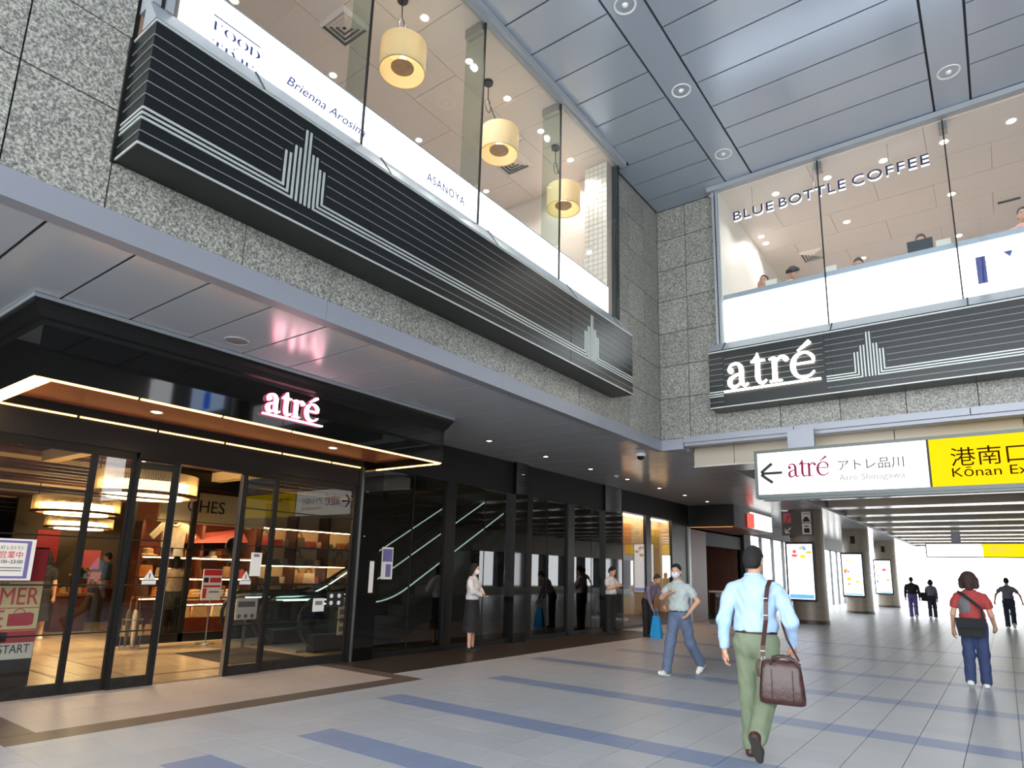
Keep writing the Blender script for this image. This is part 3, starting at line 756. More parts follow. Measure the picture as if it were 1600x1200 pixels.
# ================================================================= PENDANT LAMPS
def pendant(i, cy, ly, label, tie):
    x = -5.68; z0,z1 = 7.86,8.27; r = 0.30
    t = thing('pendant_lamp', (x,ly,z0), label, 'pendant lamp', 'drum pendant lamps')
    part('ceiling_cap', MB().lathe([(0,8.90),(0.07,8.90),(0.075,8.944),(0,8.944)],(x,cy,0),18), 'black_metal', t, smooth=True)
    part('cord', MB().tube([(x,cy,8.9),(x,cy+0.01,8.66),(x,cy+0.06,8.58),(x,ly-0.03,8.32),(x,ly,8.25)],0.008,6), 'black_metal', t)
    loop = [(x,cy+0.02+0.06*math.sin(a),8.53+0.11*math.cos(a)) for a in np.linspace(0,2*math.pi,14)]
    part('cord_loop', MB().tube(loop,0.006,6), 'black_metal', t)
    part('shade', MB().lathe([(r,z0),(r,z1),(r-0.006,z1),(r-0.006,z0)],(x,ly,0),36), 'lamp_shade', t, smooth=True)
    part('shade_rim', MB().lathe([(r+.003,z0),(r+.003,z0+.012),(r-.009,z0+.012),(r-.009,z0),(r+.003,z0)],(x,ly,0),36), 'shade_rim', t, smooth=True)
    part('shade_top', MB().lathe([(0,z1-0.01),(r-0.01,z1-0.01),(r-0.01,z1-0.004),(0,z1-0.004)],(x,ly,0),36), 'lamp_shade', t)
    part('glare_disc', MB().lathe([(0,z0+0.07),(0.15,z0+0.07),(0.15,z0+0.08),(0,z0+0.08)],(x,ly,0),28), 'goods_tan', t)
    part('bulb', MB().lathe([(0,z0+0.11),(0.045,z0+0.14),(0.05,z0+0.18),(0.03,z0+0.24),(0,z0+0.25)],(x,ly,0),14), 'lamp_warm', t, smooth=True)
    lamp('POINT', (x,ly,z0+.20), 8, (255,240,214), 0.05, parent=t)
def shade_mat():
    m = pm('lamp_shade', (244,234,204), 0.8); b = m.node_tree.nodes['Principled BSDF']
    nt = m.node_tree; tr = nt.nodes.new('ShaderNodeBsdfTranslucent'); tr.inputs[0].default_value = (*lin((255,244,216)),1)
    mx = nt.nodes.new('ShaderNodeMixShader'); mx.inputs[0].default_value = 0.45
    nt.links.new(b.outputs[0], mx.inputs[1]); nt.links.new(tr.outputs[0], mx.inputs[2]); nt.links.new(mx.outputs[0], nt.nodes['Material Output'].inputs[0])
shade_mat(); pm('shade_rim', (226,196,130), 0.6)
pendant(0, 4.843, 4.92, 'cream drum pendant lamp beside the window, nearest the granite end wall with the sign emblem', 0)
pendant(1, 6.668, 6.99, 'cream drum pendant lamp, middle one of three in the long window', 0)
pendant(2, 8.585, 8.87, 'cream drum pendant lamp nearest the white tiled column', 0)

# ================================================================= HANGING STATION SIGN
hs = thing('hanging_sign', (-0.5,11.5,2.84), 'white and yellow illuminated station sign hung below the fascia', 'sign')
X0,X1 = -3.31,2.4
part('frame_top', box(X0,X1,11.43,11.63,3.62,3.67), 'sign_frame', hs)
part('frame_bottom', box(X0,X1,11.43,11.63,2.84,2.90), 'sign_frame', hs)
part('frame_end', box(X0,X0+.05,11.43,11.63,2.90,3.62), 'sign_frame', hs)
part('frame_end', box(X1-.05,X1,11.43,11.63,2.90,3.62), 'sign_frame', hs)
part('bottom_tray', box(X0+.12,X1-.12,11.45,11.61,2.80,2.84), 'sign_frame', hs)
part('white_panel', box(X0+.05,-0.76,11.45,11.61,2.90,3.62), 'sign_white', hs, label='white lit panel')
part('divider', box(-0.76,-0.73,11.44,11.62,2.90,3.62), 'band_dark', hs)
part('yellow_panel', box(-0.73,X1-.05,11.45,11.61,2.90,3.62), 'sign_yellow', hs, label='yellow lit panel')
ar = MB(); fn = RW(0,11.447,0)
stroke_mb([[(-3.20,3.265,.045),(-3.0,3.265,.045),(-2.86,3.265,.045)],[(-3.205,3.28,.05),(-3.11,3.36,.05),(-3.02,3.43,.05)],[(-3.205,3.25,.05),(-3.11,3.17,.05),(-3.02,3.10,.05)]], fn, 0, 0.004, ar)
part('arrow', ar, 'ink', hs)
xx = -2.765
for ch in 'atre':
    paths,w = SERIF[ch]
    f = lambda pp: [[(px*.215+xx, py*.225+3.175, max(pw*.215,.012)) for px,py,pw in p] for p in pp]
    part('letter', stroke_mb(f(paths), fn, 0, 0.004), 'sign_pink', hs)
    if ch == 'e': part('letter_accent', stroke_mb(f(SERIF['acute'][0]), fn, 0, 0.004), 'sign_pink', hs)
    xx += (w-.08)*.215
def both(s,size,x,z,mat,width):
    part('lettering', text_mb(s,size,RW(x,11.447,z),0.004,width=width), mat, hs)
    part('lettering', text_mb(s,size,(lambda a,b,t:(x+width-a,11.613+t,z+b)),0.004,width=width), mat, hs)
both('アトレ品川',0.19,-1.99,3.25,'sign_grey',0.92)
both('Atré Shinagawa',0.14,-1.99,3.07,'sign_pale',0.92)
both('港南口',0.30,-0.47,3.215,'sign_brown',0.90)
both('Kōnan Exit',0.19,-0.47,3.035,'sign_brown',1.02)
for x in (-2.75,1.6): part('hanger', box(x,x+0.42,11.48,11.58,3.67,4.0), 'band_grey', hs)

# ================================================================= SHOP CANOPY
cn = thing('entrance_canopy', (-7.9,4.7,3.15), 'black entrance canopy with warm light strips and a wood underside at the shop doors', 'canopy')
CX,CY0,CY1,CZ = -7.02,1.935,7.49,3.155
part('front_board', box(CX-.05,CX,CY0,CY1,CZ+.004,3.70), 'black_gloss', cn)
part('end_board', box(-8.64,CX-.05,CY1-.05,CY1,CZ+.004,3.70), 'black_gloss', cn)
part('end_board', box(-8.64,CX-.05,CY0,CY0+.05,CZ+.004,3.70), 'black_gloss', cn)
def ring(o,z): return [(-8.64,CY0-o,z),(CX+o,CY0-o,z),(CX+o,CY1+o*0.5,z),(-8.64,CY1+o*0.5,z)]
cm = MB()
prof = [(0.0,3.66),(0.02,3.70),(0.05,3.72),(0.09,3.78),(0.13,3.82),(0.14,3.86)]
for (o0,z0),(o1,z1) in zip(prof[:-1],prof[1:]): cm.hexa(ring(o0,z0)+ring(o1,z1))
part('cornice', cm, 'black_metal', cn)
part('cornice_trim', MB().hexa(ring(0.15,3.858)+ring(0.15,3.895)), 'silver_frame', cn, label='pale metal trim')
part('wood_underside', box(-8.60,CX-.05,CY0+.05,CY1-.05,3.27,3.30), 'wood_soffit', cn, label='reddish wood boards')
part('recess_back', box(-8.62,-8.585,CY0+.05,CY1-.05,CZ+.01,3.30), 'black_matte', cn)
def strips(ax,a0,a1,n,f,nm,mat,gap=0.035):
    L = (a1-a0)/n
    for i in range(n): part(nm, f(a0+i*L+gap/2,a0+(i+1)*L-gap/2), mat, cn, label='warm light strip')
strips('y',CY0+.02,CY1-.02,6,lambda a,b: box(CX-.035,CX-.002,a,b,CZ-.012,CZ+.004),'light_strip','strip_warm')
strips('y',CY0+.02,CY1-.02,6,lambda a,b: box(-8.64,-8.60,a,b,CZ-.012,CZ+.006),'light_strip','strip_warm')
strips('x',-8.60,CX-.04,3,lambda a,b: box(a,b,CY1-.04,CY1-.003,CZ-.012,CZ+.004),'light_strip','strip_warm')
strips('x',-8.60,CX-.04,4,lambda a,b: box(a,b,CY0+.003,CY0+.15,CZ-.012,CZ+.004),'light_strip','strip_bright')
atre(cn, LW(CX,0,0), 3.325, 0.225, 0.03, 'letter_pink', (4.245,5.11,3.288,0.018), [4.285,4.495,4.655,4.835], off=0.03)
atre(cn, LW(CX,0,0), 3.325, 0.225, 0.012, 'letter_halo', (4.245,5.11,3.288,0.018), [4.285,4.495,4.655,4.835], off=0.012, thick=0.012)
for y in (3.50,6.12):
    can(-8.04,y,3.27,'lamp_warm',14,(255,200,140),'small warm downlight in the wood underside of the canopy','canopy downlights',0.055)
sp = thing('ceiling_speaker', (-6.51,3.56,3.89), 'round flat ceiling speaker grille in the soffit', 'speaker')
part('grille', MB().lathe([(0,3.89),(0.10,3.89),(0.12,3.898),(0,3.899)],(-6.51,3.56,0),28), 'grille', sp, smooth=True)
part('rim', MB().lathe([(0.12,3.899),(0.125,3.889),(0.135,3.899)],(-6.51,3.56,0),28), 'soffit_panel', sp, smooth=True)
# soffit downlights, camera
for y in (9.284,11.201,13.091,14.978,16.941,18.784,20.664):
    t = thing('soffit_downlight', (-7.54,y,3.88), 'small square warm downlight in the soffit before the glass front', 'ceiling light', 'soffit downlights')
    part('trim', MB().box(-7.60,-7.48,y-.06,y-.045,3.888,3.9).box(-7.60,-7.48,y+.045,y+.06,3.888,3.9).box(-7.60,-7.585,y-.045,y+.045,3.888,3.9).box(-7.495,-7.48,y-.045,y+.045,3.888,3.9), 'black_metal', t)
    part('lens', box(-7.58,-7.50,y-.04,y+.04,3.89,3.9), 'lamp_disc', t)
    lamp('SPOT', (-7.54,y,3.87), 75, (255,200,150), 0.04, spot=1.7, parent=t)
cc = thing('dome_camera', (-5.66,11.85,3.78), 'white dome security camera on the soffit by the passage corner', 'camera')
part('base', MB().lathe([(0.10,3.899),(0.10,3.86),(0.085,3.84)],(-5.66,11.85,0),24,True), 'white_paint', cc, smooth=True)
part('dome', MB().lathe([(0.08,3.842),(0.075,3.81),(0.05,3.78),(0.0,3.765)],(-5.66,11.85,0),24), 'camera_black', cc, smooth=True)
sd = thing('smoke_detector', (-7.5,14.31,3.85), 'small white smoke detector on the soffit', 'detector')
part('base', MB().lathe([(0.06,3.899),(0.06,3.88),(0.05,3.87)],(-7.5,14.31,0),20,True), 'white_paint', sd, smooth=True)
part('sensor_cap', MB().lathe([(0.035,3.872),(0.03,3.85),(0.0,3.845)],(-7.5,14.31,0),20), 'white_paint', sd, smooth=True)

# ================================================================= GLASS SHOP FRONT
ff = thing('wall_shopfront', (FX,8,0), 'black framed glass shop front', 'wall', kind='structure')
def fbox(nm,y0,y1,z0,z1,mat,d0=-0.06,d1=0.04): return part(nm, box(FX+d0,FX+d1,y0,y1,z0,z1), mat, ff)
fbox('header', -3,7.2,2.84,3.9,'wood_dark' if False else 'header_dark')
# entrance
d1_ = thing('door_1', (FX,4.6,0), 'black framed glass sliding doors of the shop entrance, half open', 'door', kind='structure')
def dbox(nm,y0,y1,z0,z1,mat='frame_dark',d0=-0.04,d1=0.03): return part(nm, box(FX+d0,FX+d1,y0,y1,z0,z1), mat, d1_)
RAILS = (0.66,1.205,1.755,2.28)
def leaf(y0,y1,ztop,stl,str_,x=0.0,bot=0.13,rails=RAILS):
    dbox('stile',y0,y0+stl,0,ztop,'frame_dark',x-.03,x+.02) if stl else None
    dbox('stile',y1-str_,y1,0,ztop,'frame_dark',x-.03,x+.02) if str_ else None
    dbox('bottom_rail',y0+stl,y1-str_,0,bot,'frame_worn',x-.03,x+.02)
    dbox('top_rail',y0+stl,y1-str_,ztop-.10,ztop,'frame_dark',x-.03,x+.02)
    for z in rails: dbox('glazing_bar',y0+stl,y1-str_,z-.008,z+.008,'frame_dark',x-.012,x+.012)
    dbox('glass_pane',y0+stl,y1-str_,bot,ztop-.10,'glass_door',x-.005,x+.003)
leaf(-1.2,0.9,2.84,.06,.06); leaf(0.9,3.165,2.84,.06,.065)
leaf(3.165,3.60,2.84,.0,.035); leaf(3.60,4.13,2.84,.04,.075,0.05)
leaf(5.035,5.60,2.84,.075,.045,0.05); leaf(5.60,7.15,2.84,.06,.05)
dbox('door_edge_trim',4.128,4.134,0,2.74,'steel',0.0,0.075); dbox('door_edge_trim',5.03,5.036,0,2.74,'steel',0.0,0.075)
dbox('door_track',3.6,5.6,2.76,2.84,'black_metal',-.02,.10)
dbox('threshold',4.1,5.06,0.0,0.006,'steel',-.05,.05)
# pillar between the doors and the escalator glass
pl = thing('wall_pier', (FX,7.4,0), 'black metal pier right of the shop doors', 'pier', kind='structure')
part('pier_body', box(FX-.1,FX+.10,7.22,7.65,0,3.9), 'black_gloss', pl)
part('pier_edge', box(FX-.05,FX+.06,7.15,7.22,0,3.16), 'frame_dark', pl)
part('pier_trim', box(FX+.06,FX+.075,7.20,7.225,0,3.16), 'steel', pl)
for z in (2.0,2.75): part('bolt', MB().lathe([(0.012,0),(0.012,0.01),(0,0.012)],(FX+.1,7.30,z),10), 'steel', pl)
solo('door_switch_plate', box(FX+.10,FX+.108,7.46,7.55,1.08,1.60), 'paper', 'narrow white sticker plate on the black pier', 'sticker')
# dark glazed bays
bays2 = [(7.65,9.38,[8.49]),(9.617,11.5,[10.6]),(12.28,13.82,[12.95]),(14.12,15.67,[15.06])]
for a,b,js in bays2:
    fbox('glass_bay',a,b,0.10,3.20,'glass_dark',-.006,.006)
    fbox('bottom_rail',a,b,0,0.10,'black_metal')
    for j in js: fbox('glass_joint',j-.008,j+.008,0.1,3.2,'black_matte',-.012,.012)
fbox('header_panel',7.65,11.5,3.20,3.9,'header_dark'); fbox('header_panel',11.95,15.67,3.20,3.9,'header_dark'); fbox('header_panel',16.6,21.7,3.27,3.9,'header_dark')
fbox('mullion',9.38,9.617,0,3.2,'black_metal',-.1,.06); fbox('mullion',13.82,14.12,0,3.2,'black_metal',-.1,.06)
fbox('column',11.5,11.95,0,3.9,'black_gloss',-.2,.14); fbox('column_jamb',11.95,12.28,0,3.2,'header_dark',-.1,.05)
fbox('column',15.67,16.6,0,3.9,'black_gloss',-.2,.10)
# lit display windows
for (a,b) in ((16.8,18.33),(18.67,20.26)):
    fbox('display_glass',a,b,0.08,3.27,'glass_door',-.006,.006)
fbox('mullion',16.6,16.8,0,3.27,'header_dark'); fbox('mullion',18.33,18.67,0,3.27,'frame_dark'); fbox('mullion',20.26,21.7,0,3.27,'frame_dark'); fbox('display_sill',16.8,20.26,0,0.08,'frame_dark')
dw = thing('display_window', (-8.9,18.5,0), 'lit shop window display with orange, blue and yellow posters', 'display')
part('back_board', box(-9.12,-9.06,16.75,20.3,0,3.26), 'shop_cream', dw)
part('poster', box(-9.06,-9.04,16.95,18.2,0.9,2.05), 'poster_sky', dw, label='pale blue poster')
part('poster', box(-9.06,-9.04,16.95,18.2,2.1,3.0), 'poster_orange', dw, label='orange poster')
part('poster', box(-9.06,-9.04,18.9,19.8,1.2,2.3), 'poster_cream', dw, label='cream poster')
part('poster', box(-9.06,-9.04,19.3,20.2,2.35,2.95), 'poster_yellow', dw, label='yellow poster')
part('platform', box(-9.04,-8.72,16.8,20.26,0,0.35), 'wood_shop', dw)
part('light_bar', box(-8.86,-8.78,16.85,20.2,3.2,3.25), 'ad_window', dw)
part('side_wall', box(-9.06,-8.72,16.72,16.79,0,3.26), 'shop_cream', dw); part('side_wall', box(-9.06,-8.72,20.27,20.33,0,3.26), 'shop_cream', dw)
# second canopy and entrance
c2 = thing('entrance_canopy', (-7.9,24,3.15), 'second black canopy with a glowing red and white sign, farther along the shop front', 'canopy')
part('front_board', box(-7.10,-7.05,21.76,26.2,3.16,3.9), 'black_metal', c2)
part('end_board', box(-8.64,-7.10,21.76,21.81,3.16,3.9), 'black_metal', c2)
part('wood_underside', box(-8.64,-7.08,21.78,26.2,3.155,3.175), 'wood_soffit', c2)
part('light_strip', box(-8.6,-7.1,21.77,21.80,3.145,3.156), 'screen_orange', c2)
part('sign_panel', box(-7.05,-6.98,23.5,26.0,3.22,3.78), 'sign_white', c2)
part('sign_panel', box(-7.05,-6.975,23.2,23.75,3.22,3.72), 'screen_red', c2)
e2 = thing('wall_entrance', (-8.7,24,0), 'reddish wood entrance wall under the second canopy', 'wall', kind='structure')
part('side_wall', box(-8.75,-8.6,21.7,23.3,0,3.16), 'wood_dark', e2)
part('post', box(-8.72,-8.55,21.55,21.72,0,3.16), 'silver_frame', e2)
part('inner_wall', box(-12,-11.8,21.7,28,0,3.9), 'shop_wall', e2); part('inner_end', box(-12,-8.7,27.4,27.6,0,3.9), 'wood_dark', e2)
part('lintel', box(-8.75,-8.6,23.3,27.5,2.6,3.9), 'black_matte', e2)
part('entrance_ceiling', box(-12,-8.6,21.7,28,3.1,3.2), 'shop_ceiling', e2)
part('end_pier', box(-8.8,-8.5,27.4,28.3,0,3.9), 'black_matte', e2)
gb = thing('glass_balustrade', (-6.9,19,0), 'low glass balustrade with steel rail before the second entrance', 'balustrade')
part('glass_panel', box(-7.3,-5.9,19.9,19.93,0.08,1.02), 'glass_rail', gb); part('base', box(-7.3,-5.9,19.86,19.97,0,0.08), 'steel', gb)
part('handrail', MB().tube([(-7.3,19.915,1.05),(-5.9,19.915,1.05)],0.03,10), 'steel', gb)
part('panel_board', box(-6.9,-6.4,19.88,19.90,0.25,0.85), 'grille', gb); part('panel_board', box(-6.35,-6.05,19.88,19.90,0.25,0.9), 'paper', gb)
# glazed doors to daylight beyond
gd = thing('door_2', (FX,36,0), 'glazed side doors to daylight beyond the pillars', 'door', kind='structure')
for y in np.arange(28.3,56,1.85):
    part('door_stile', box(-8.72,-8.58,y,y+0.08,0,3.3), 'silver_frame', gd); part('door_pane', box(-8.66,-8.64,y+.08,y+1.85,0.05,3.3), 'glass_door', gd)
part('door_header', box(-8.8,-8.5,28.3,57,3.3,3.9), 'band_dark', gd)
# ================================================================= PILLARS
icons = [('taxi',0),('',1),('',2)]
for i,(px,py,lab) in enumerate([(-5.57,25.1,'round stone pillar with a lit poster screen and a taxi direction sign'),(-5.57,34.9,'round stone pillar with a lit poster screen, second from the taxi sign'),(-5.66,45.2,'round stone pillar with a lit poster screen, farthest from the taxi sign')]):
    t = thing('pillar', (px,py,0), lab, 'pillar')
    R_ = 0.57
    part('base_ring', MB().lathe([(R_+.02,0),(R_+.02,0.10),(R_,0.11)],(px,py,0),36), 'pillar_dark', t, smooth=True)
    zs = [0.11,0.55,1.15,1.75,2.35,2.93,3.9]
    for a,b in zip(zs[:-1],zs[1:]):
        for q in range(4):
            a0 = math.pi/4+q*math.pi/2
            pts = [(px+R_*math.cos(a0+k*math.pi/20), py+R_*math.sin(a0+k*math.pi/20)) for k in range(11)]
            mb = MB(); n = len(pts)
            inn = [(px+(R_-.04)*math.cos(a0+k*math.pi/20), py+(R_-.04)*math.sin(a0+k*math.pi/20)) for k in range(11)]
            for k in range(n-1):
                mb.hexa([(*inn[k],a+.006),(*pts[k],a+.006),(*pts[k+1],a+.006),(*inn[k+1],a+.006),(*inn[k],b),(*pts[k],b),(*pts[k+1],b),(*inn[k+1],b)])
            part('stone_panel', mb, 'pillar_stone', t, smooth=True)
    part('core', MB().lathe([(R_-.05,0),(R_-.05,3.9)],(px,py,0),24), 'joint_dark', t)
    sx0,sx1 = px-0.53,px+0.30
    sc_ = thing('poster_screen', (px-0.1,py-R_,0.75), ['lit poster screen in a dark frame on the pillar with the taxi sign','lit poster screen on the pillar next after the taxi sign','lit poster screen on the pillar farthest from the taxi sign'][i], 'screen')
    part('frame', MB().box(sx0-.06,sx1+.06,py-R_-.07,py-R_+.25,0.74,2.78), 'black_metal', sc_)
    part('display', box(sx0,sx1,py-R_-.078,py-R_-.07,0.82,2.70), 'screen_white', sc_)
    yb = py-R_-.082
    part('picture', box(sx0+.02,sx1-.02,yb,yb+.004,0.84,0.98 if i == 0 else 0.9), 'screen_blue', sc_)
    rr = random.Random(i+3)
    for q in range(7):
        cx_ = sx0+.1+rr.random()*.62; cz_ = (2.25+rr.random()*.35) if i == 0 else 1.2+rr.random()*1.3
        w_ = .04+rr.random()*.08; h_ = .03+rr.random()*.06
        part('picture', MB().prism([(cx_+w_*math.cos(a),cz_+h_*math.sin(a)) for a in np.linspace(0,2*math.pi,10)[:-1]], lambda a,b,tt: (a,yb+tt,b), 0, 0.004), rr.choice(['screen_red','screen_orange','ad_yellow','screen_blue']) , sc_)
    if i == 0:
        ds = thing('direction_sign', (px,py-R_,3.0), 'dark sign board with white taxi and arrow pictograms on the pillar', 'sign')
        ys_ = py-R_-.05
        part('board', box(px-.66,px+.36,ys_,py-R_+.35,3.0,3.86), 'pillar_dark', ds)
        bx = lambda nm,a,b,c,d,mat,dep=.006: part(nm, box(a,b,ys_-dep,ys_,c,d), mat, ds)
        pm('picto', (235,230,222), 0.5)
        bx('pictogram',px-.60,px-.34,3.45,3.80,'poster_pink'); bx('pictogram',px+.02,px+.32,3.45,3.83,'picto'); bx('pictogram',px+.02,px+.32,3.04,3.42,'picto')
        part('lettering', text_mb('TAXI',0.10,RW(px+.05,ys_-.007,3.73),0.004,width=.24), 'ink', ds)
        fnp = lambda a,b,t_: (a,ys_-.007-t_,b)
        part('car_symbol', MB().prism([(px+.06,3.48),(px+.28,3.48),(px+.28,3.56),(px+.25,3.57),(px+.22,3.65),(px+.12,3.65),(px+.09,3.57),(px+.06,3.56)],fnp,0,.004), 'ink', ds)
        part('bus_symbol', MB().prism([(px+.08,3.09),(px+.26,3.09),(px+.26,3.25),(px+.08,3.25)],fnp,0,.004), 'ink', ds)
        part('bus_symbol', MB().prism([(px+.10,3.30),(px+.24,3.30),(px+.24,3.34),(px+.10,3.34)],fnp,0,.004), 'ink', ds)
        part('arrow', stroke_mb([[(px-.54,3.10,.035),(px-.45,3.19,.035),(px-.36,3.28,.035)],[(px-.54,3.09,.035),(px-.54,3.16,.035),(px-.54,3.24,.035)],[(px-.55,3.10,.035),(px-.47,3.10,.035),(px-.40,3.10,.035)]],fnp,0,.004), 'picto', ds)
        part('escalator_symbol', stroke_mb([[(px-.56,3.5,.025),(px-.5,3.5,.025),(px-.42,3.68,.025),(px-.38,3.68,.025)]],fnp,0,.004), 'ink', ds)
    else:
        part('sign_mark', MB().box(px-.12,px+.08,py-R_-.02,py-R_+.05,3.2,3.55), 'black_metal', t)
# far hanging sign
fs_ = thing('hanging_sign', (0,40,2.82), 'white and yellow illuminated station sign far down the passage', 'sign')
part('white_panel', box(-3.1,-0.78,40,40.15,2.82,3.45), 'sign_white', fs_); part('yellow_panel', box(-0.74,3,40,40.15,2.82,3.45), 'sign_yellow', fs_)
part('frame', MB().box(-3.15,3.05,39.98,40.17,3.45,3.5).box(-3.15,3.05,39.98,40.17,2.77,2.82).box(-3.15,-3.1,39.98,40.17,2.82,3.45), 'sign_frame', fs_)
part('hanger', box(-2.0,-1.6,40.02,40.12,3.5,4.45), 'band_grey', fs_)
part('lettering', text_mb('港南口',0.30,RW(-0.5,39.99,3.08),0.004,width=1.0), 'screen_orange', fs_)
# lit sign on the back wall beyond the picture, mirrored in the canopy front
ls = thing('bottle_sign_offscreen', (9,11.7,7), 'white lit panel sign with a blue bottle shape, mirrored in the black canopy front', 'sign')
part('panel', box(7.9,10.1,11.68,11.79,6.95,8.1), 'panel_bright', ls)
bt = [(-.22,0),(.22,0),(.24,.1),(.24,.55),(.1,.75),(.08,1.0),(-.08,1.0),(-.1,.75),(-.24,.55),(-.24,.1)]
part('bottle_shape', MB().prism([(8.9+a,7.02+b) for a,b in bt], lambda a,b,t_: (a,11.68-t_,b), 0, .004), 'blue_logo', ls)
# ================================================================= SHOP INTERIOR
si = thing('floor_shop', (-15,6,0), 'warm stone floor inside the shop', 'floor', kind='structure')
cnt = 0
for ix in range(22):
    for iy in range(14):
        x1 = -8.72-1.2*ix; y0 = -1.0+1.2*iy
        if ix == 0 and 'sft' not in cache:
            cache['sft'] = mkmesh('stone_slab', box(-0.597,0.597,-0.597,0.597,-0.008,0.001), 'shop_floor')
        inst('stone_slab', cache['sft'], (x1-0.6,y0+0.6,0), si)
for a,b,c,d in ((-12.3,-9.3,3.5,3.56),(-12.3,-9.3,4.2,4.23),(-9.36,-9.3,3.56,6.6),(-12.3,-9.3,6.6,6.66)):
    part('inlay_line', box(a,b,c,d,0.001,0.003), 'shop_floor_line', si)
mat_ = solo('door_mat', box(-11.2,-9.5,5.7,7.0,0.001,0.012), 'shop_mat', 'dark entrance mat on the shop floor before the escalators', 'mat')
sw = thing('wall_shop', (-20,6,0), 'dark brown walls of the shop interior', 'wall', kind='structure')
part('back_wall', box(-35.2,-35,-5,17,0,3.6), 'shop_wall', sw)
part('side_wall', box(-35,-8.72,15.8,16,0,3.9), 'shop_wall', sw)
part('side_wall', box(-35,-8.72,-2.2,-2,0,3.9), 'shop_wall', sw)
sc2 = thing('ceiling_shop', (-20,6,3.2), 'dark slatted shop ceiling', 'ceiling', kind='structure')
part('ceiling_slab', box(-35,-8.72,-2,16,3.45,3.9), 'shop_ceiling', sc2)
for i in range(40):
    x = -9.4-0.62*i
    part('ceiling_slat', box(x-.06,x+.06,-2,16 if x < -13 else 7.2,3.30,3.45), 'wood_dark' if i%4 else 'shop_cream', sc2)
for y in (4.0,6.9): part('ceiling_beam', box(-13,-8.75,y-.1,y+.1,3.12,3.30), 'shop_cream', sc2)
# deep dark partition inside
part('partition', box(-24.2,-24,6.8,16,0,3.45), 'shop_wall', sw)
part('partition', box(-16.6,-16.4,8.9,16,0,3.45), 'shop_cream', sw)
part('column', box(-22.3,-21.9,10.2,10.6,0,3.45), 'wood_shop', sw)
# chandeliers
def chandelier(cx,cy,z0,R_,h,label):
    t = thing('ring_chandelier', (cx,cy,z0), label, 'chandelier', 'round string chandeliers')
    n = 210
    mb = MB()
    for k in range(n):
        a = 2*math.pi*k/n
        mb.tube([(cx+R_*math.cos(a),cy+R_*math.sin(a),z0+.02),(cx+R_*math.cos(a),cy+R_*math.sin(a),z0+h)],0.007,4)
    part('string_curtain', mb, 'shop_cream', t, kind='stuff')
    part('glow_ring', MB().lathe([(R_-.03,z0+.05),(R_-.03,z0+h*.55),(R_-.04,z0+h*.55),(R_-.04,z0+.05),(R_-.03,z0+.05)],(cx,cy,0),48), 'chandelier', t, smooth=True)
    part('lower_rim', MB().lathe([(R_+.02,z0-.02),(R_+.02,z0+.03),(R_-.10,z0+.03),(R_-.10,z0-.02),(R_+.02,z0-.02)],(cx,cy,0),48), 'wood_shop', t, smooth=True)
    part('inner_ring', MB().lathe([(R_*.72,z0-.05),(R_*.72,z0-.01),(R_*.66,z0-.01),(R_*.66,z0-.05),(R_*.72,z0-.05)],(cx,cy,0),40), 'chandelier', t, smooth=True)
    for k in range(3):
        a = 2.1*k; part('hanging_rod', MB().tube([(cx+R_*.9*math.cos(a),cy+R_*.9*math.sin(a),z0+h),(cx+R_*.9*math.cos(a),cy+R_*.9*math.sin(a),3.3)],0.01,6), 'black_metal', t)
    return t
chandelier(-11.75,5.12,2.60,0.80,0.36,'large ring chandelier of glowing strings just inside the shop doors')
chandelier(-18.1,6.35,2.60,0.92,0.36,'ring chandelier of glowing strings over the display tables')
chandelier(-24.0+1.0,8.2,2.45,0.9,0.3,'ring chandelier farthest inside the shop, above the exit sign')
LOBBY, DEEP = [(-12.5,3.45),(-12.5,4.38),(-12.5,5.32)], [(-22.42,9.77)]
for x,y in LOBBY:
    can(x,y,3.30,'lamp_warm',300,(255,226,180),'warm downlight in the ceiling just inside the shop doors','shop entrance downlights',0.05)
for x,y in DEEP:
    can(x,y,3.30,'lamp_warm',160,(255,226,180),'warm downlight deeper in the shop ceiling','deep shop downlights',0.05)
# exit sign
ex = thing('exit_sign', (-22,9.38,2.1), 'small green exit sign deep inside the shop', 'sign')
part('panel', box(-22.02,-21.98,9.2,9.56,2.09,2.27), 'exit_green', ex)
part('figure', box(-21.98,-21.97,9.36,9.40,2.11,2.25), 'white_paint', ex); part('hanger', box(-22.01,-21.99,9.36,9.4,2.27,3.45), 'black_metal', ex)
# inner doors
d3 = thing('door_3', (-12.8,6.4,0), 'dark framed inner glass doors of the shop lobby', 'door', kind='structure')
def ib(nm,y0,y1,z0,z1,mat='frame_dark'): part(nm, box(-12.83,-12.77,y0,y1,z0,z1), mat, d3)
ib('bottom_rail',5.4,7.5,0,0.16); ib('stile',5.36,5.46,0,3.0); ib('stile',6.5,6.6,0,3.0); ib('stile',7.5,7.62,0,3.2); ib('header',5.36,7.62,2.95,3.3)
for z in (0.66,1.205,1.755,2.28): ib('glazing_bar',5.46,7.5,z-.008,z+.008)
part('glass_pane', box(-12.803,-12.797,5.46,7.5,0.16,2.95), 'glass_door', d3)
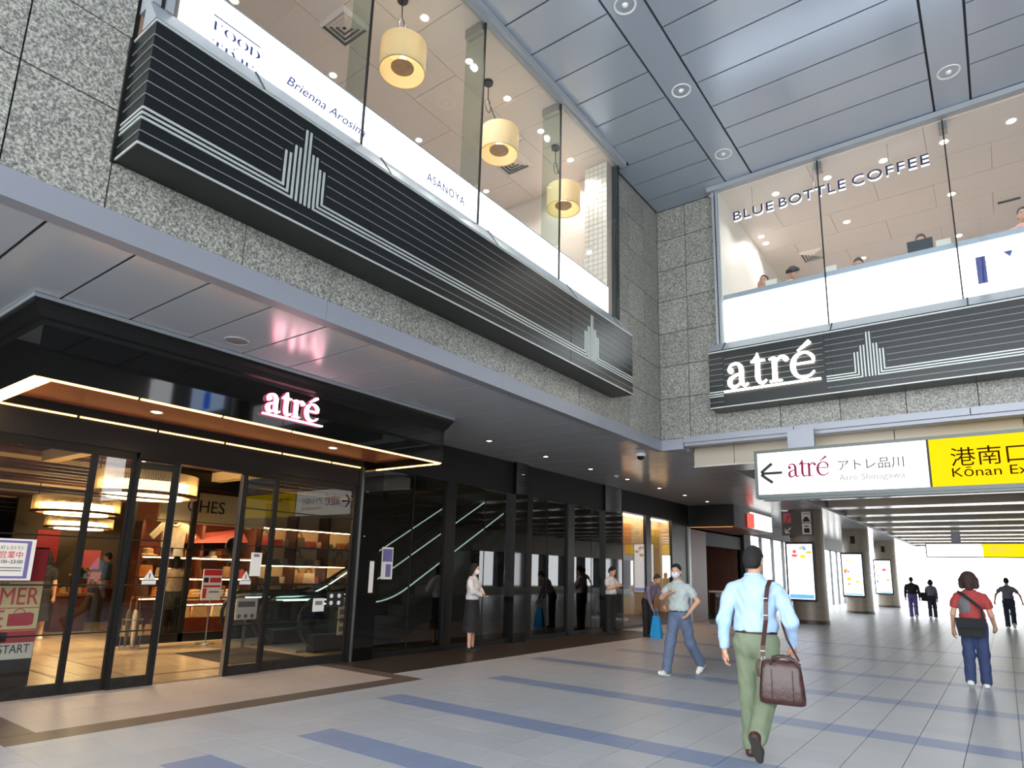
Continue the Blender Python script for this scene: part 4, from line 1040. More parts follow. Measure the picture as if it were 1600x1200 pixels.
# stall with the cream name board
st = thing('goods_stall', (-14.2,7.4,0), 'wooden goods stall with a cream name board and lit shelves behind the inner doors', 'stall')
part('name_board', box(-13.35,-13.25,6.1,8.4,2.28,2.92), 'shop_cream', st)
part('lettering', text_mb('CHES',0.36,LW(-13.25,6.62,2.52),0.01,width=0.80), 'letter_dark', st)
part('back_panel', box(-15.0,-14.95,6.15,8.8,0,2.95), 'shelf_red', st)
part('roof', box(-15,-13.3,6.1,8.8,2.92,2.98), 'shelf_red', st)
part('awning', MB().hexa([(-14.9,7.1,1.90),(-13.98,7.1,1.90),(-13.98,8.5,1.98),(-14.9,8.5,1.98),(-14.9,7.1,1.94),(-14.3,7.2,2.10),(-14.3,8.5,2.28),(-14.9,8.5,2.28)]), 'shelf_red', st)
levels = (0.78,1.18,1.62)
for z in levels:
    part('shelf_board', box(-14.95,-14.05,6.2,8.7,z-.03,z), 'wood_shop', st); part('shelf_light', box(-14.07,-14.05,6.25,8.65,z-.05,z-.03), 'shelf_glow', st)
for y in (6.18,7.45,8.7): part('upright', box(-14.95,-14.05,y-.03,y+.03,0,2.3), 'wood_dark', st)
part('counter_front', box(-14.05,-13.75,6.7,8.4,0,0.74), 'shelf_red', st); part('counter_top', box(-14.1,-13.7,6.65,8.45,0.74,0.78), 'wood_shop', st)
part('counter_light', box(-13.75,-13.74,7.0,8.2,0.60,0.63), 'shelf_glow', st)
for y in (6.4,7.0,7.6,8.2):
    can(-13.55,y,2.92,'lamp_warm',110,(255,224,176),'small warm spotlight under the roof of the goods stall','goods stall spotlights',0.035)
# ---- goods
def tf(mb, x,y,z,s=1,rz=0):
    c,sn = math.cos(rz),math.sin(rz)
    m = MB(); m.v = [(x+s*(c*a-sn*b), y+s*(sn*a+c*b), z+s*d) for a,b,d in mb.v]; m.f = mb.f; return m
def g_hat():
    return MB().lathe([(0.0,.13),(.06,.125),(.085,.10),(.09,.03),(.16,.012),(.165,.0),(.09,.0)],(0,0,0),18), None
def g_bag():
    b = MB().hexa([(-.06,-.17,0),(.06,-.17,0),(.06,.17,0),(-.06,.17,0),(-.025,-.15,.24),(.025,-.15,.24),(.025,.15,.24),(-.025,.15,.24)])
    h = MB()
    for sx in (-.022,.022): h.tube([(sx,.09*math.cos(a),.23+.13*math.sin(a)) for a in np.linspace(0,math.pi,9)],.009,6)
    return b,h
def g_fold():
    b = MB()
    for k in range(4):
        w = .14-.004*k
        b.lathe([(w*1.0,.04*k),(w*1.06,.04*k+.019),(w*1.0,.04*k+.038)],(0,0,0),8,True)
    return b,None
def g_jar():
    return MB().lathe([(.05,0),(.055,.02),(.055,.13),(.035,.15)],(0,0,0),14,True), MB().lathe([(.038,.15),(.038,.18)],(0,0,0),14,True)
KIND = {'hat':(g_hat,'felt_hat','hat',None),'bag':(g_bag,'tote_bag','bag','handle'),'fold':(g_fold,'folded_shirts','shirts',None),'jar':(g_jar,'lidded_jar','jar','lid')}
gcache = {}
def good(kind,colr,x,y,z,rz,where,group,s=1.0):
    f,nm,cat,pt = KIND[kind]
    if (kind,colr) not in gcache:
        b,h = f(); gcache[(kind,colr)] = (mkmesh(nm,b,'goods_'+colr,smooth=True), mkmesh(pt,h,'goods_umber',smooth=True) if h else None)
    mb_,mh = gcache[(kind,colr)]
    o = bpy.data.objects.new(nm, mb_); COL.objects.link(o); o.location = (x,y,z); o.rotation_euler = (0,0,rz); o.scale = (s,s,s)
    word = {'hat':'felt hat','bag':'tote bag with loop handles','fold':'stack of folded shirts','jar':'lidded jar'}[kind]
    tag(o, f'{colr} {word} {where}', cat, group)
    if mh: c = bpy.data.objects.new(pt, mh); COL.objects.link(c); c.parent = o
    return o
rg = random.Random(21)
DIM = {'hat':(.335,.135,.17),'bag':(.345,.372,.19),'fold':(.315,.165,.165),'jar':(.115,.185,.062)}
def pack(y0,y1,room,x,z,kinds,cols,where,group,smax):
    """goods side by side on one shelf bay, none higher than the room above the board"""
    y = y0
    while True:
        for kd in (rg.choice(kinds),'jar'):
            s_ = min(smax, room/DIM[kd][1]); w_ = DIM[kd][0]*s_
            if y+w_ <= y1: break
        else: return
        good(kd, rg.choice(cols), x, y+w_/2, z, 0, where, group, s_); y += w_+.025+rg.uniform(0,.03)
def scatter(cx,cy,w,d,z,n,kinds,cols,where,group,s_,taken=()):
    """goods standing apart on a table top"""
    taken = list(taken)
    for i in range(n):
        for kd in (rg.choice(kinds),'jar'):
            r_ = DIM[kd][2]*s_; ok = False
            for q in range(200):
                x,y = cx+rg.uniform(-w/2+r_,w/2-r_), cy+rg.uniform(-d/2+r_,d/2-r_)
                if all(math.hypot(x-a,y-b) > r_+c+.008 for a,b,c in taken): ok = True; break
            if ok: break
        if not ok: continue
        taken.append((x,y,r_)); good(kd, rg.choice(cols), x, y, z, rg.uniform(0,3), where, group, s_)
WH = {0.78:'on the lowest lit shelf of the stall',1.18:'on the middle lit shelf of the stall',1.62:'on the top lit shelf of the stall'}
for z,room in ((0.78,.335),(1.18,.375),(1.62,.25)):
    for a_,b_ in ((6.22,7.41),(7.49,8.66)):
        pack(a_,b_,room,-14.27,z,['hat','bag','fold','jar','bag'],GN,WH[z],'goods on the stall shelves',1.2)
pack(6.75,8.4,.3,-13.875,0.78,['jar','fold','jar'],GN,'on the stall counter','goods on the stall counter',0.95)
part('bag_rail', MB().tube([(-13.64,6.72,.735),(-13.64,8.38,.735)],.009,8), 'steel', st)
for y in (6.72,7.55,8.38): part('rail_bracket', MB().tube([(-13.64,y,.735),(-13.76,y,.735)],.008,6), 'steel', st)
for y in (6.95,7.33,7.77,8.15): good('bag', rg.choice(['cream','ivory','tan']), -13.64, y, .735-.355, 0, 'hung on the rail of the stall counter', 'canvas bags by the stall', 1.0)
for y in (6.02,6.45): good('bag', rg.choice(['cream','ivory','tan']), -13.6, y, .002, 0, 'on the floor by the stall', 'canvas bags by the stall', 1.15)
# white sweater and horn on top
sweater = thing('sweater_display', (-13.6,6.6,1.75), 'cream sweater shown spread above the stall shelves', 'sweater')
fnx = lambda a,b,t_: (-13.7+t_,6.62+a,1.78+b)
part('body', MB().prism([(-.22,0),(.22,0),(.24,.34),(.40,.16),(.47,.24),(.26,.50),(.10,.52),(0,.46),(-.10,.52),(-.26,.50),(-.47,.24),(-.40,.16),(-.24,.34)], fnx, 0, .06), 'goods_ivory', sweater)
part('collar', MB().tube([(-13.63,6.62+.1*math.cos(a),2.29+.07*math.sin(a)) for a in np.linspace(math.pi,2*math.pi,8)],.015,6), 'goods_tan', sweater)
part('hanger_rod', MB().tube([(-13.67,6.62,2.24),(-13.67,6.62,2.925)],.008,6), 'black_metal', sweater)
hn = thing('gramophone', (-13.6,7.85,1.62), 'dark brass gramophone horn on the stall', 'gramophone')
ang = MB().lathe([(.20,.0),(.21,.01),(.13,.08),(.06,.2),(.03,.34),(.025,.34),(.05,.2),(.12,.08),(.2,0)],(0,0,0),22)
v2 = MB(); v2.v = [(-13.45-c,7.85+a*.96,1.86+b) for a,b,c in ang.v]; v2.f = ang.f
part('horn', v2, 'goods_charcoal', hn, smooth=True); part('box', box(-13.96,-13.72,7.72,7.98,1.66,1.80), 'wood_dark', hn); part('foot', box(-13.93,-13.75,7.75,7.95,1.62,1.66), 'wood_dark', hn); part('shelf_ledge', box(-14.05,-13.70,7.66,8.04,1.59,1.62), 'wood_shop', st)
# shelf walls behind the escalators
sh = thing('goods_shelving', (-16.0,10.5,0), 'tall lit shelving of bags and shirts seen behind the escalators', 'shelving')
part('back_panel', box(-16.38,-16.34,8.9,13.4,0,2.9), 'shop_cream', sh)
for z in (0.5,1.0,1.5,2.0,2.5): part('shelf_board', box(-16.34,-15.85,8.9,13.4,z-.03,z), 'wood_shop', sh)
for y in (8.92,10.0,11.1,12.2,13.38): part('upright', box(-16.34,-15.85,y-.025,y+.025,0,2.9), 'wood_dark', sh)
for z in (1.5,2.5): part('shelf_light', box(-15.87,-15.85,8.95,13.35,z-.05,z-.03), 'shelf_glow', sh)
for zi,z in enumerate((0.5,1.0,1.5,2.0)):
    for a_,b_ in ((8.95,9.97),(10.03,11.07),(11.13,12.17),(12.23,13.35)):
        pack(a_,b_,.43,-16.08,z,['bag','fold','hat','bag'],GN,['on the first','on the second','on the third','on the fourth'][zi]+' shelf behind the escalators','goods on the shelving behind the escalators',1.15)
# display tables with flowers and gifts on the open floor
def table(x,y,w,d,h,label,mat='wood_shop'):
    t = thing('display_table', (x,y,0), label, 'table')
    part('top', box(x-w/2,x+w/2,y-d/2,y+d/2,h-.05,h), mat, t); part('plinth', box(x-w/2+.08,x+w/2-.08,y-d/2+.08,y+d/2-.08,0,h-.05), 'goods_grey' if mat == 'cloth_blue' else 'wood_dark', t)
    return t
table(-18.4,7.0,1.0,1.0,0.85,'wooden display table of colourful gifts under the second chandelier')
table(-20.4,8.9,1.1,0.9,0.80,'display table with a blue cloth deeper in the shop','cloth_blue')
table(-12.0,3.05,0.7,1.1,1.25,'dark counter with potted plants behind the sale poster','shop_wall')
scatter(-18.4,7.0,1.0,1.0,0.85,16,['jar','hat','bag','jar','fold'],['amber','red','ivory','cream','orange','rose'],'on the gift table under the second chandelier','gifts on the display table',.85,[(-18.1,6.7,.2)])
scatter(-20.4,8.9,1.1,0.9,0.80,9,['jar','hat','fold'],['ivory','cream','grey'],'on the table with the blue cloth','gifts on the blue cloth table',1.0)
table(-16.2,5.75,0.7,0.8,0.78,'small wooden table of bright wrapped gifts beyond the inner doors')
scatter(-16.2,5.75,0.7,0.8,0.78,14,['jar','hat','fold','bag','jar'],['amber','red','ivory','orange','rose','amber'],'on the small gift table beyond the inner doors','gifts beyond the inner doors',.85)
def flowers(x,y,z,colr,label,n=26):
    t = thing('potted_plant', (x,y,z), label, 'plant')
    part('pot', MB().lathe([(.07,0),(.10,.02),(.12,.2),(.10,.2)],(x,y,z),16,True), 'goods_brown', t, smooth=True)
    r_ = random.Random(int(x*100+y*10)); mb = MB(); mf = MB()
    for k in range(n):
        a = r_.uniform(0,6.28); e = r_.uniform(.2,1.3); L = r_.uniform(.15,.32); w = .035
        d = Vector((math.cos(a)*math.cos(e),math.sin(a)*math.cos(e),math.sin(e))); s_ = d.cross(Vector((0,0,1))).normalized()*w
        p = Vector((x,y,z+.2)); m_ = p+d*L*.55; q = p+d*L
        mb.add([p,m_+s_,q,m_-s_],[(0,1,2,3)])
        if k%2: mf.lathe([(0,.03),(.03,.015),(.035,0),(0,-.02)],tuple(q),7)
    part('foliage', mb, 'plant', t, kind='stuff'); part('blossoms', mf, colr, t, kind='stuff')
flowers(-12.0,2.8,1.25,'goods_ivory','potted green plant with white blossoms on the dark counter',34)
flowers(-12.0,3.45,1.25,'goods_rose','potted plant with rose blossoms on the dark counter',34)
flowers(-18.1,6.7,0.85,'goods_amber','potted plant with yellow blossoms on the gift table',34)
solo('red_banner', box(-19.4,-19.36,6.0,6.5,1.4,2.2), 'poster_red', 'plain red hanging banner behind the gift table', 'banner')
solo('yellow_banner', box(-21.9,-21.85,10.2,10.6,2.45,3.1), 'poster_yellow', 'plain yellow banner panel on the wooden column by the exit sign', 'banner')
for i,(y,zc_) in enumerate(((9.05,1.5),(9.2,0.8))):
    solo('wall_poster', box(-23.99,-23.97,y-.25,y+.25,zc_-.3,zc_+.3), 'poster_pink' if i == 0 else 'goods_orange', ['pinkish poster on the dark partition','small orange poster low on the dark partition'][i], 'poster')
# umbrella stand
us = thing('umbrella_stand', (-12.25,5.42,0), 'wire umbrella stand holding folded umbrellas by the inner doors', 'umbrella stand')
for z in (0.05,0.5): part('rack_ring', MB().tube([(-12.25+.16*math.cos(a),5.42+.16*math.sin(a),z) for a in np.linspace(0,2*math.pi,17)[:-1]],.008,6,True), 'steel', us)
for k in range(4): part('rack_leg', MB().tube([(-12.25+.16*math.cos(k*1.57),5.42+.16*math.sin(k*1.57),0),(-12.25+.16*math.cos(k*1.57),5.42+.16*math.sin(k*1.57),.5)],.007,6), 'steel', us)
for k in range(5):
    a = k*1.25; x,y = -12.25+.08*math.cos(a), 5.42+.08*math.sin(a); c_ = ['ivory','brown','cream','grey','umber'][k]
    u_ = thing('folded_umbrella', (x,y,0.02), f'{c_} folded umbrella standing in the wire stand', 'umbrella', 'umbrellas in the wire stand')
    part('canopy', MB().lathe([(.012,.05),(.03,.25),(.042,.55),(.02,.66)],(x,y,0),10,True), 'goods_'+c_, u_, smooth=True)
    part('handle', MB().tube([(x,y,.02),(x,y,.82),(x+.02,y,.88),(x+.05,y,.89),(x+.07,y,.85)],.010,6), 'wood_shop', u_)
# notice stand
ns = thing('notice_stand', (-12.2,6.75,0), 'red and white notice on a thin steel floor stand inside the doors', 'notice stand')
part('base', MB().lathe([(.17,0.002),(.17,.018),(.02,.03)],(-12.2,6.75,0),24,True), 'steel', ns, smooth=True); part('pole', MB().tube([(-12.2,6.75,.02),(-12.2,6.75,.85)],.012,8), 'steel', ns)
pnl = part('panel', box(-12.21,-12.19,6.56,6.94,.80,1.38), 'paper', ns)
for (a,b,c,d,m_) in ((6.57,6.93,1.26,1.37,'ink_red'),(6.70,6.92,1.13,1.22,'ink_red'),(6.58,6.67,1.13,1.22,'ink'),(6.58,6.92,1.04,1.08,'ink_red'),(6.58,6.65,.84,1.02,'ink_red'),(6.70,6.90,.94,.97,'ink_grey')):
    part('print', box(-12.19,-12.187,a,b,c,d), m_, pnl)
# ================================================================= ESCALATORS
def prof(z_off, y0=7.15, top=16.0):
    """path of a rail line parallel to the handrail, from the newel up"""
    pts = []
    return pts
SL = math.tan(math.radians(29.5))
def railpath(h, y_start, y_end=15.5):
    yk = 9.05; pts = [(y_start,h)]
    y = y_start
    for y in np.linspace(y_start+.2, yk-.35, 5): pts.append((y,h))
    for k in range(1,8):
        t = k/7; yy = yk-.35+1.0*t; pts.append((yy, h+SL*0.5*1.0*t*t))
    ye = pts[-1]; pts.append((y_end, ye[1]+SL*(y_end-ye[0])))
    return pts
def escalator(xa, xb, label):
    t = thing('escalator', ((xa+xb)/2,7.2,0), label, 'escalator')
    for x in (xa,xb):
        hr = railpath(0.95,7.55); nz = [(7.55-.42*math.sin(a), .53+.42*math.cos(a)) for a in np.linspace(0,math.pi,12)]
        path = [(x,y,z) for y,z in reversed(nz)]+[(x,y,z) for y,z in hr[1:]]
        part('handrail', MB().tube(path,.035,8), 'rubber', t, smooth=True)
        led = railpath(0.83,7.6)
        part('light_line', MB().tube([(x,y,z) for y,z in led],.014,6), 'led_white', t, label='thin white light line')
        lo = railpath(0.28,7.55); mb = MB(); hi = railpath(0.92,7.55)
        for (y0,z0),(y1,z1),(ya,za),(yb,zb) in zip(lo[:-1],lo[1:],hi[:-1],hi[1:]):
            mb.hexa([(x-.006,y0,z0),(x+.006,y0,z0),(x+.006,y1,z1),(x-.006,y1,z1),(x-.006,ya,za),(x+.006,ya,za),(x+.006,yb,zb),(x-.006,yb,zb)])
        n_ = len(nz)
        for k in range(n_-1):
            mb.hexa([(x-.006,7.55,.53),(x+.006,7.55,.53),(x+.006,7.55,.53),(x-.006,7.55,.53),(x-.006,*nz[k]),(x+.006,*nz[k]),(x+.006,*nz[k+1]),(x-.006,*nz[k+1])])
        part('glass_panel', mb, 'glass_rail', t)
        mb = MB(); ba = railpath(-0.10,7.4); hi = railpath(0.30,7.4)
        for (y0,z0),(y1,z1),(ya,za),(yb,zb) in zip(ba[:-1],ba[1:],hi[:-1],hi[1:]):
            z0 = max(z0,0.0); z1 = max(z1,0.0)
            mb.hexa([(x-.10,y0,z0),(x+.10,y0,z0),(x+.10,y1,z1),(x-.10,y1,z1),(x-.10,ya,za),(x+.10,ya,za),(x+.10,yb,zb),(x-.10,yb,zb)])
        part('skirt', mb, 'black_metal', t)
    lo_,hi_ = min(xa,xb)+.1, max(xa,xb)-.1
    part('comb_plate', box(lo_,hi_,7.2,8.6,0.002,0.04), 'grille', t)
    for k in range(16):
        y0 = 8.6+.40*k; z1 = 0.05+max(0,(k-1))*.21
        part('step', box(lo_,hi_,y0,y0+.40,max(0,z1-.25),z1+.02), 'grille', t)
escalator(-9.9,-11.1,'escalator with glass sides and white light lines, next to the dark glass front')
escalator(-11.32,-12.4,'escalator with glass sides and white light lines, on the side of the goods shelving')
part('landing_soffit', box(-13,-8.8,11.8,15.7,3.3,3.45), 'shop_ceiling', sw)
part('bay_wall', box(-13.4,-13.3,11.3,15.8,0,3.45), 'shop_wall', sw)
part('bay_wall', box(-13.4,-8.75,15.7,15.8,0,3.45), 'black_matte', sw)
# ================================================================= NOTICES ON THE GLASS
es = thing('escalator_notice', (-9.75,7.9,0.28), 'tall narrow cream safety notice with small pictures on the escalator end', 'notice')
part('sheet', box(-9.79,-9.775,7.87,8.05,.28,.95), 'poster_cream', es)
for k in range(4): part('print', box(-9.775,-9.771,7.90,8.02,.34+.15*k,.43+.15*k), 'ink_grey', es)
eb = thing('escalator_notice', (-10.1,6.9,.5), 'white safety notice board with rows of round icons by the escalators', 'notice')
part('sheet', box(-11.25,-11.235,6.72,7.15,.50,.88), 'paper', eb)
for k in range(3): part('icon', MB().lathe([(0,.0),(.04,.0),(.04,.006),(0,.006)],(0,0,0),14) if False else MB().prism([(6.80+.13*k+.04*math.cos(a),.56+.04*math.sin(a)) for a in np.linspace(0,6.28,13)[:-1]], lambda a,b,t_: (-11.235+t_,a,b),0,.004), 'ink_grey', eb)
part('print', box(-11.235,-11.231,6.76,7.1,.72,.82), 'ink_grey', eb)
part('support', box(-11.25,-11.235,6.90,6.96,0,.5), 'steel', eb)
GXf = FX+.006
def sticker(name, y0,y1,z0,z1,label,cat,mat='paper',prints=(),x=None):
    x = GXf if x is None else x
    t = thing(name, (x,(y0+y1)/2,z0), label, cat); part('sheet', box(x,x+.004,y0,y1,z0,z1), mat, t)
    for (a,b,c,d,m_) in prints: part('print', box(x+.004,x+.006,a,b,c,d), m_, t)
    return t
for y,l in ((3.93,'white triangular warning sticker on the door leaf by the opening'),(5.24,'white triangular warning sticker on the door leaf by the escalators')):
    t = thing('warning_sticker', (GXf+.05,y,1.22), l, 'sticker')
    part('triangle', MB().prism([(y-.075,1.27),(y+.075,1.27),(y,1.40)], lambda a,b,t_: (FX+.054+t_,a,b),0,.003), 'paper', t)
    part('caption', box(FX+.054,FX+.057,y-.085,y+.085,1.205,1.262), 'paper', t)
    part('mark', box(FX+.057,FX+.059,y-.006,y+.006,1.29,1.35), 'ink', t)
sticker('door_notice',5.29,5.46,1.33,1.66,'small grey notice sheet on the door leaf by the escalators','notice','paper',((5.33,5.42,1.60,1.64,'ink_grey'),),x=FX+.054)
pp_ = sticker('rules_sticker',6.70,7.04,.86,1.10,'black sticker with four round white pictograms on the glass','sticker','ink',())
for a in (6.79,6.94):
    for b in (.925,1.035): part('pictogram', MB().prism([(a+.035*math.cos(q),b+.035*math.sin(q)) for q in np.linspace(0,6.28,13)[:-1]], lambda u,v,t_: (FX+.0105+t_,u,v),0,.002), 'paper', pp_)
sticker('glass_notice',6.45,6.66,.80,1.0,'white paper notice on the glass beside the pictograms','notice','paper',((6.49,6.62,.90,.96,'ink_grey'),))
sticker('leaflet_poster',7.80,8.06,1.30,1.85,'pale violet poster with photo panels on the dark glass by the pier','poster','paper',((7.82,8.04,1.60,1.82,'poster_blue'),(7.90,8.02,1.34,1.56,'poster_blue')))
# framed opening hours notice on the glass
fn_ = thing('hours_notice', (FX+.02,2.3,1.26), 'framed white opening hours notice with red characters on the left glass', 'notice')
part('frame', box(FX+.012,FX+.02,1.98,2.68,1.255,1.70), 'paper', fn_)
part('print_border', box(FX+.02,FX+.022,2.02,2.64,1.275,1.68), 'poster_blue', fn_); part('sheet', box(FX+.022,FX+.024,2.06,2.60,1.30,1.655), 'paper', fn_)
part('lettering', text_mb('AT レストラン',.05,LW(FX+.024,2.36,1.585),.002,width=.21), 'ink', fn_)
part('lettering', text_mb('営業中',.085,LW(FX+.024,2.36,1.495),.002,width=.21), 'ink_red', fn_)
part('lettering', text_mb('11:00~23:00',.055,LW(FX+.024,2.33,1.435),.002,width=.25), 'ink', fn_)
for z in (1.39,1.36): part('print', box(FX+.024,FX+.026,2.33,2.58,z-.008,z+.004), 'ink_grey', fn_)
# sale poster on a stand behind the glass
sp_ = thing('sale_poster', (-8.9,2.3,0), 'red and cream summer sale poster on a dark stand behind the left glass', 'poster')
PX = -8.85; ph = 2.885
part('stand', box(-8.95,-8.88,1.55,2.9,0,1.62), 'black_matte', sp_)
bd_ = part('board', box(-8.88,PX,1.6,ph,.40,1.60), 'poster_cream', sp_)
pr_ = lambda a,b,c,d,m_: part('print', box(PX,PX+.003,a,b,c,d), m_, bd_)
pr_(1.6,ph,1.24,1.60,'poster_red'); pr_(2.55,2.72,1.28,1.42,'poster_blue'); pr_(1.6,ph,.575,.70,'poster_red'); pr_(1.6,ph,.705,.72,'ink_red'); pr_(1.6,ph,.945,.953,'ink_red'); pr_(1.6,2.45,.80,1.22,'poster_yellow')
pr_(1.6,ph,.402,.57,'paper'); pr_(2.47,2.62,.59,.69,'poster_yellow')
part('lettering', text_mb('SUMMER',.27,LW(PX+.003,2.10,.985),.003,width=.76), 'poster_pink', bd_)
part('lettering', text_mb('SALE',.27,LW(PX+.003,2.02,.745),.003,width=.54), 'poster_pink', bd_)
part('lettering', text_mb('atre',.06,LW(PX+.003,2.42,1.20),.003,width=.14), 'ink', bd_)
part('lettering', text_mb('fri START',.13,LW(PX+.003,2.44,.465),.003,width=.41), 'ink', bd_)
part('shopping_bag_print', MB().prism([(2.60,.755),(2.80,.755),(2.84,.77),(2.84,.88),(2.80,.90),(2.60,.885)], LW(PX+.003,0,0),0,.003), 'poster_red', bd_)
part('shopping_bag_handle', MB().tube([(PX+.006,2.70+.05*math.cos(a),.89+.05*math.sin(a)) for a in np.linspace(0,math.pi,8)],.004,5), 'poster_red', bd_)
# ================================================================= PEOPLE
def surface_nets(F, org, res):
    ins = F < 0
    c = [ins[a:F.shape[0]-1+a, b:F.shape[1]-1+b, d:F.shape[2]-1+d] for a in (0,1) for b in (0,1) for d in (0,1)]
    anyi = np.logical_or.reduce(c); alli = np.logical_and.reduce(c)
    idx = np.argwhere(anyi & ~alli)
    if len(idx) == 0: return [], []
    vid = -np.ones(anyi.shape, np.int32); vid[tuple(idx.T)] = np.arange(len(idx))
    acc = np.zeros((len(idx),3)); cnt = np.zeros(len(idx))
    offs = [(a,b,d) for a in (0,1) for b in (0,1) for d in (0,1)]
    val = {o: F[idx[:,0]+o[0], idx[:,1]+o[1], idx[:,2]+o[2]] for o in offs}
    for o in offs:
        for ax in range(3):
            if o[ax]: continue
            p = list(o); p[ax] = 1; p = tuple(p)
            f0, f1 = val[o], val[p]; m = (f0 < 0) != (f1 < 0)
            t = f0[m]/(f0[m]-f1[m]); pt = np.array(o,float)[None].repeat(m.sum(),0); pt[:,ax] += t
            acc[m] += pt; cnt[m] += 1
    V = (idx+acc/cnt[:,None])*res+np.array(org)
    faces = []
    for ax in range(3):
        sl0 = [slice(None)]*3; sl1 = [slice(None)]*3; sl0[ax] = slice(0,-1); sl1[ax] = slice(1,None)
        e = np.argwhere(ins[tuple(sl0)] != ins[tuple(sl1)])
        b_, d_ = (ax+1)%3, (ax+2)%3
        ok = (e[:,b_] > 0)&(e[:,d_] > 0)&(e[:,b_] < F.shape[b_]-1)&(e[:,d_] < F.shape[d_]-1); e = e[ok]
        def cell(db,dd):
            q = e.copy(); q[:,b_] -= db; q[:,d_] -= dd; return vid[q[:,0],q[:,1],q[:,2]]
        q = np.stack([cell(1,1),cell(0,1),cell(0,0),cell(1,0)],1)
        flip = ~ins[e[:,0],e[:,1],e[:,2]]
        q[flip] = q[flip][:,::-1]
        faces.append(q[(q >= 0).all(1)])
    return V, np.concatenate(faces)
def sdf_mesh(name, prims, res, mat, k=0.02, clips=(), wrinkle=None):
    bb0 = np.full(3,9e9); bb1 = -bb0
    for p in prims:
        if p[0] == 'c': a = np.minimum(p[1],p[2])-max(p[3],p[4]); b = np.maximum(p[1],p[2])+max(p[3],p[4])
        else: r = max(p[2]); a = np.array(p[1])-r; b = np.array(p[1])+r
        bb0 = np.minimum(bb0,a); bb1 = np.maximum(bb1,b)
    bb0 = bb0-3*res-.01; bb1 = bb1+3*res+.01
    n = np.ceil((bb1-bb0)/res).astype(int)+1
    F = np.full(n, 0.5, np.float32); ax = [bb0[i]+res*np.arange(n[i]) for i in range(3)]
    mg = max(0.06, k*1.5)
    for p in prims:
        if p[0] == 'c': A = np.array(p[1],float); B = np.array(p[2],float); lo = np.minimum(A,B)-max(p[3],p[4])-mg; hi = np.maximum(A,B)+max(p[3],p[4])+mg
        else: r = max(p[2]); lo = np.array(p[1])-r-mg; hi = np.array(p[1])+r+mg
        i0 = np.maximum(0,np.floor((lo-bb0)/res).astype(int)); i1 = np.minimum(n,np.ceil((hi-bb0)/res).astype(int)+1)
        X,Y,Z = np.meshgrid(*[ax[i][i0[i]:i1[i]] for i in range(3)], indexing='ij')
        if p[0] == 'c':
            d = B-A; L = max(d@d,1e-9)
            t = np.clip(((X-A[0])*d[0]+(Y-A[1])*d[1]+(Z-A[2])*d[2])/L,0,1)
            D = np.sqrt((X-A[0]-t*d[0])**2+(Y-A[1]-t*d[1])**2+(Z-A[2]-t*d[2])**2)-(p[3]+(p[4]-p[3])*t)
        else:
            q = np.stack([X-p[1][0],Y-p[1][1],Z-p[1][2]],-1)
            if len(p) > 3: q = q@np.array(p[3])
            r = np.array(p[2]); k0 = np.sqrt(((q/r)**2).sum(-1)); k1 = np.sqrt(((q/r**2)**2).sum(-1))+1e-6
            D = k0*(k0-1)/k1
        S = F[i0[0]:i1[0],i0[1]:i1[1],i0[2]:i1[2]]
        kk = p[5] if (p[0] == 'c' and len(p) > 5) else k
        h = np.maximum(kk-np.abs(S-D),0)/kk
        F[i0[0]:i1[0],i0[1]:i1[1],i0[2]:i1[2]] = np.minimum(S,D)-h*h*kk*0.25
    if wrinkle or clips:
        X,Y,Z = np.meshgrid(*ax, indexing='ij')
        if wrinkle:
            a,fq = wrinkle
            F += (a*np.sin(fq*Z+6*np.sin(fq*.35*X+1.3)+3*np.sin(fq*.3*Y))*np.sin(fq*.37*X-fq*.21*Z+2)).astype(np.float32)
        for pt,nv in clips:
            F = np.maximum(F, ((X-pt[0])*nv[0]+(Y-pt[1])*nv[1]+(Z-pt[2])*nv[2]).astype(np.float32))
    V,Q = surface_nets(F, bb0, res)
    me = bpy.data.meshes.new(name); me.from_pydata(np.asarray(V).tolist(), [], np.asarray(Q).tolist()); me.materials.append(M[mat])
    me.polygons.foreach_set('use_smooth',[True]*len(me.polygons)); me.update()
    return me
def vec(*a): return np.array(a,float)
def nrm(v): return v/ (np.linalg.norm(v)+1e-9)
def hand_prims(w, d, nrmv, side, curl=(0.35,0.8), s=1.0):
    d = nrm(d); nv = nrm(nrmv-d*(nrmv@d)); ac = np.cross(d,nv)*side
    P = []
    Ls = (.040,.046,.044,.034)
    for o,L in zip((.028,.0095,-.0095,-.028),Ls):
        kn = w+d*.088*s+ac*o*s-nv*.002
        P.append(('c', w+d*.012*s+ac*o*.75*s, kn, .0145*s, .0125*s))
        a1 = curl[0]; d1 = d*math.cos(a1)+nv*math.sin(a1); m = kn+d1*L*s
        a2 = a1+curl[1]; d2 = d*math.cos(a2)+nv*math.sin(a2); e = m+d2*L*.8*s
        P.append(('c',kn,m,.0098*s,.0088*s,.008)); P.append(('c',m,e,.0088*s,.0072*s,.006))
    t0 = w+d*.025*s+ac*.026*s; t1 = w+d*.055*s+ac*.048*s+nv*.012; t2 = w+d*.088*s+ac*.050*s+nv*.022
    P.append(('c',t0,t1,.015*s,.0115*s)); P.append(('c',t1,t2,.0112*s,.0085*s,.006))
    return P
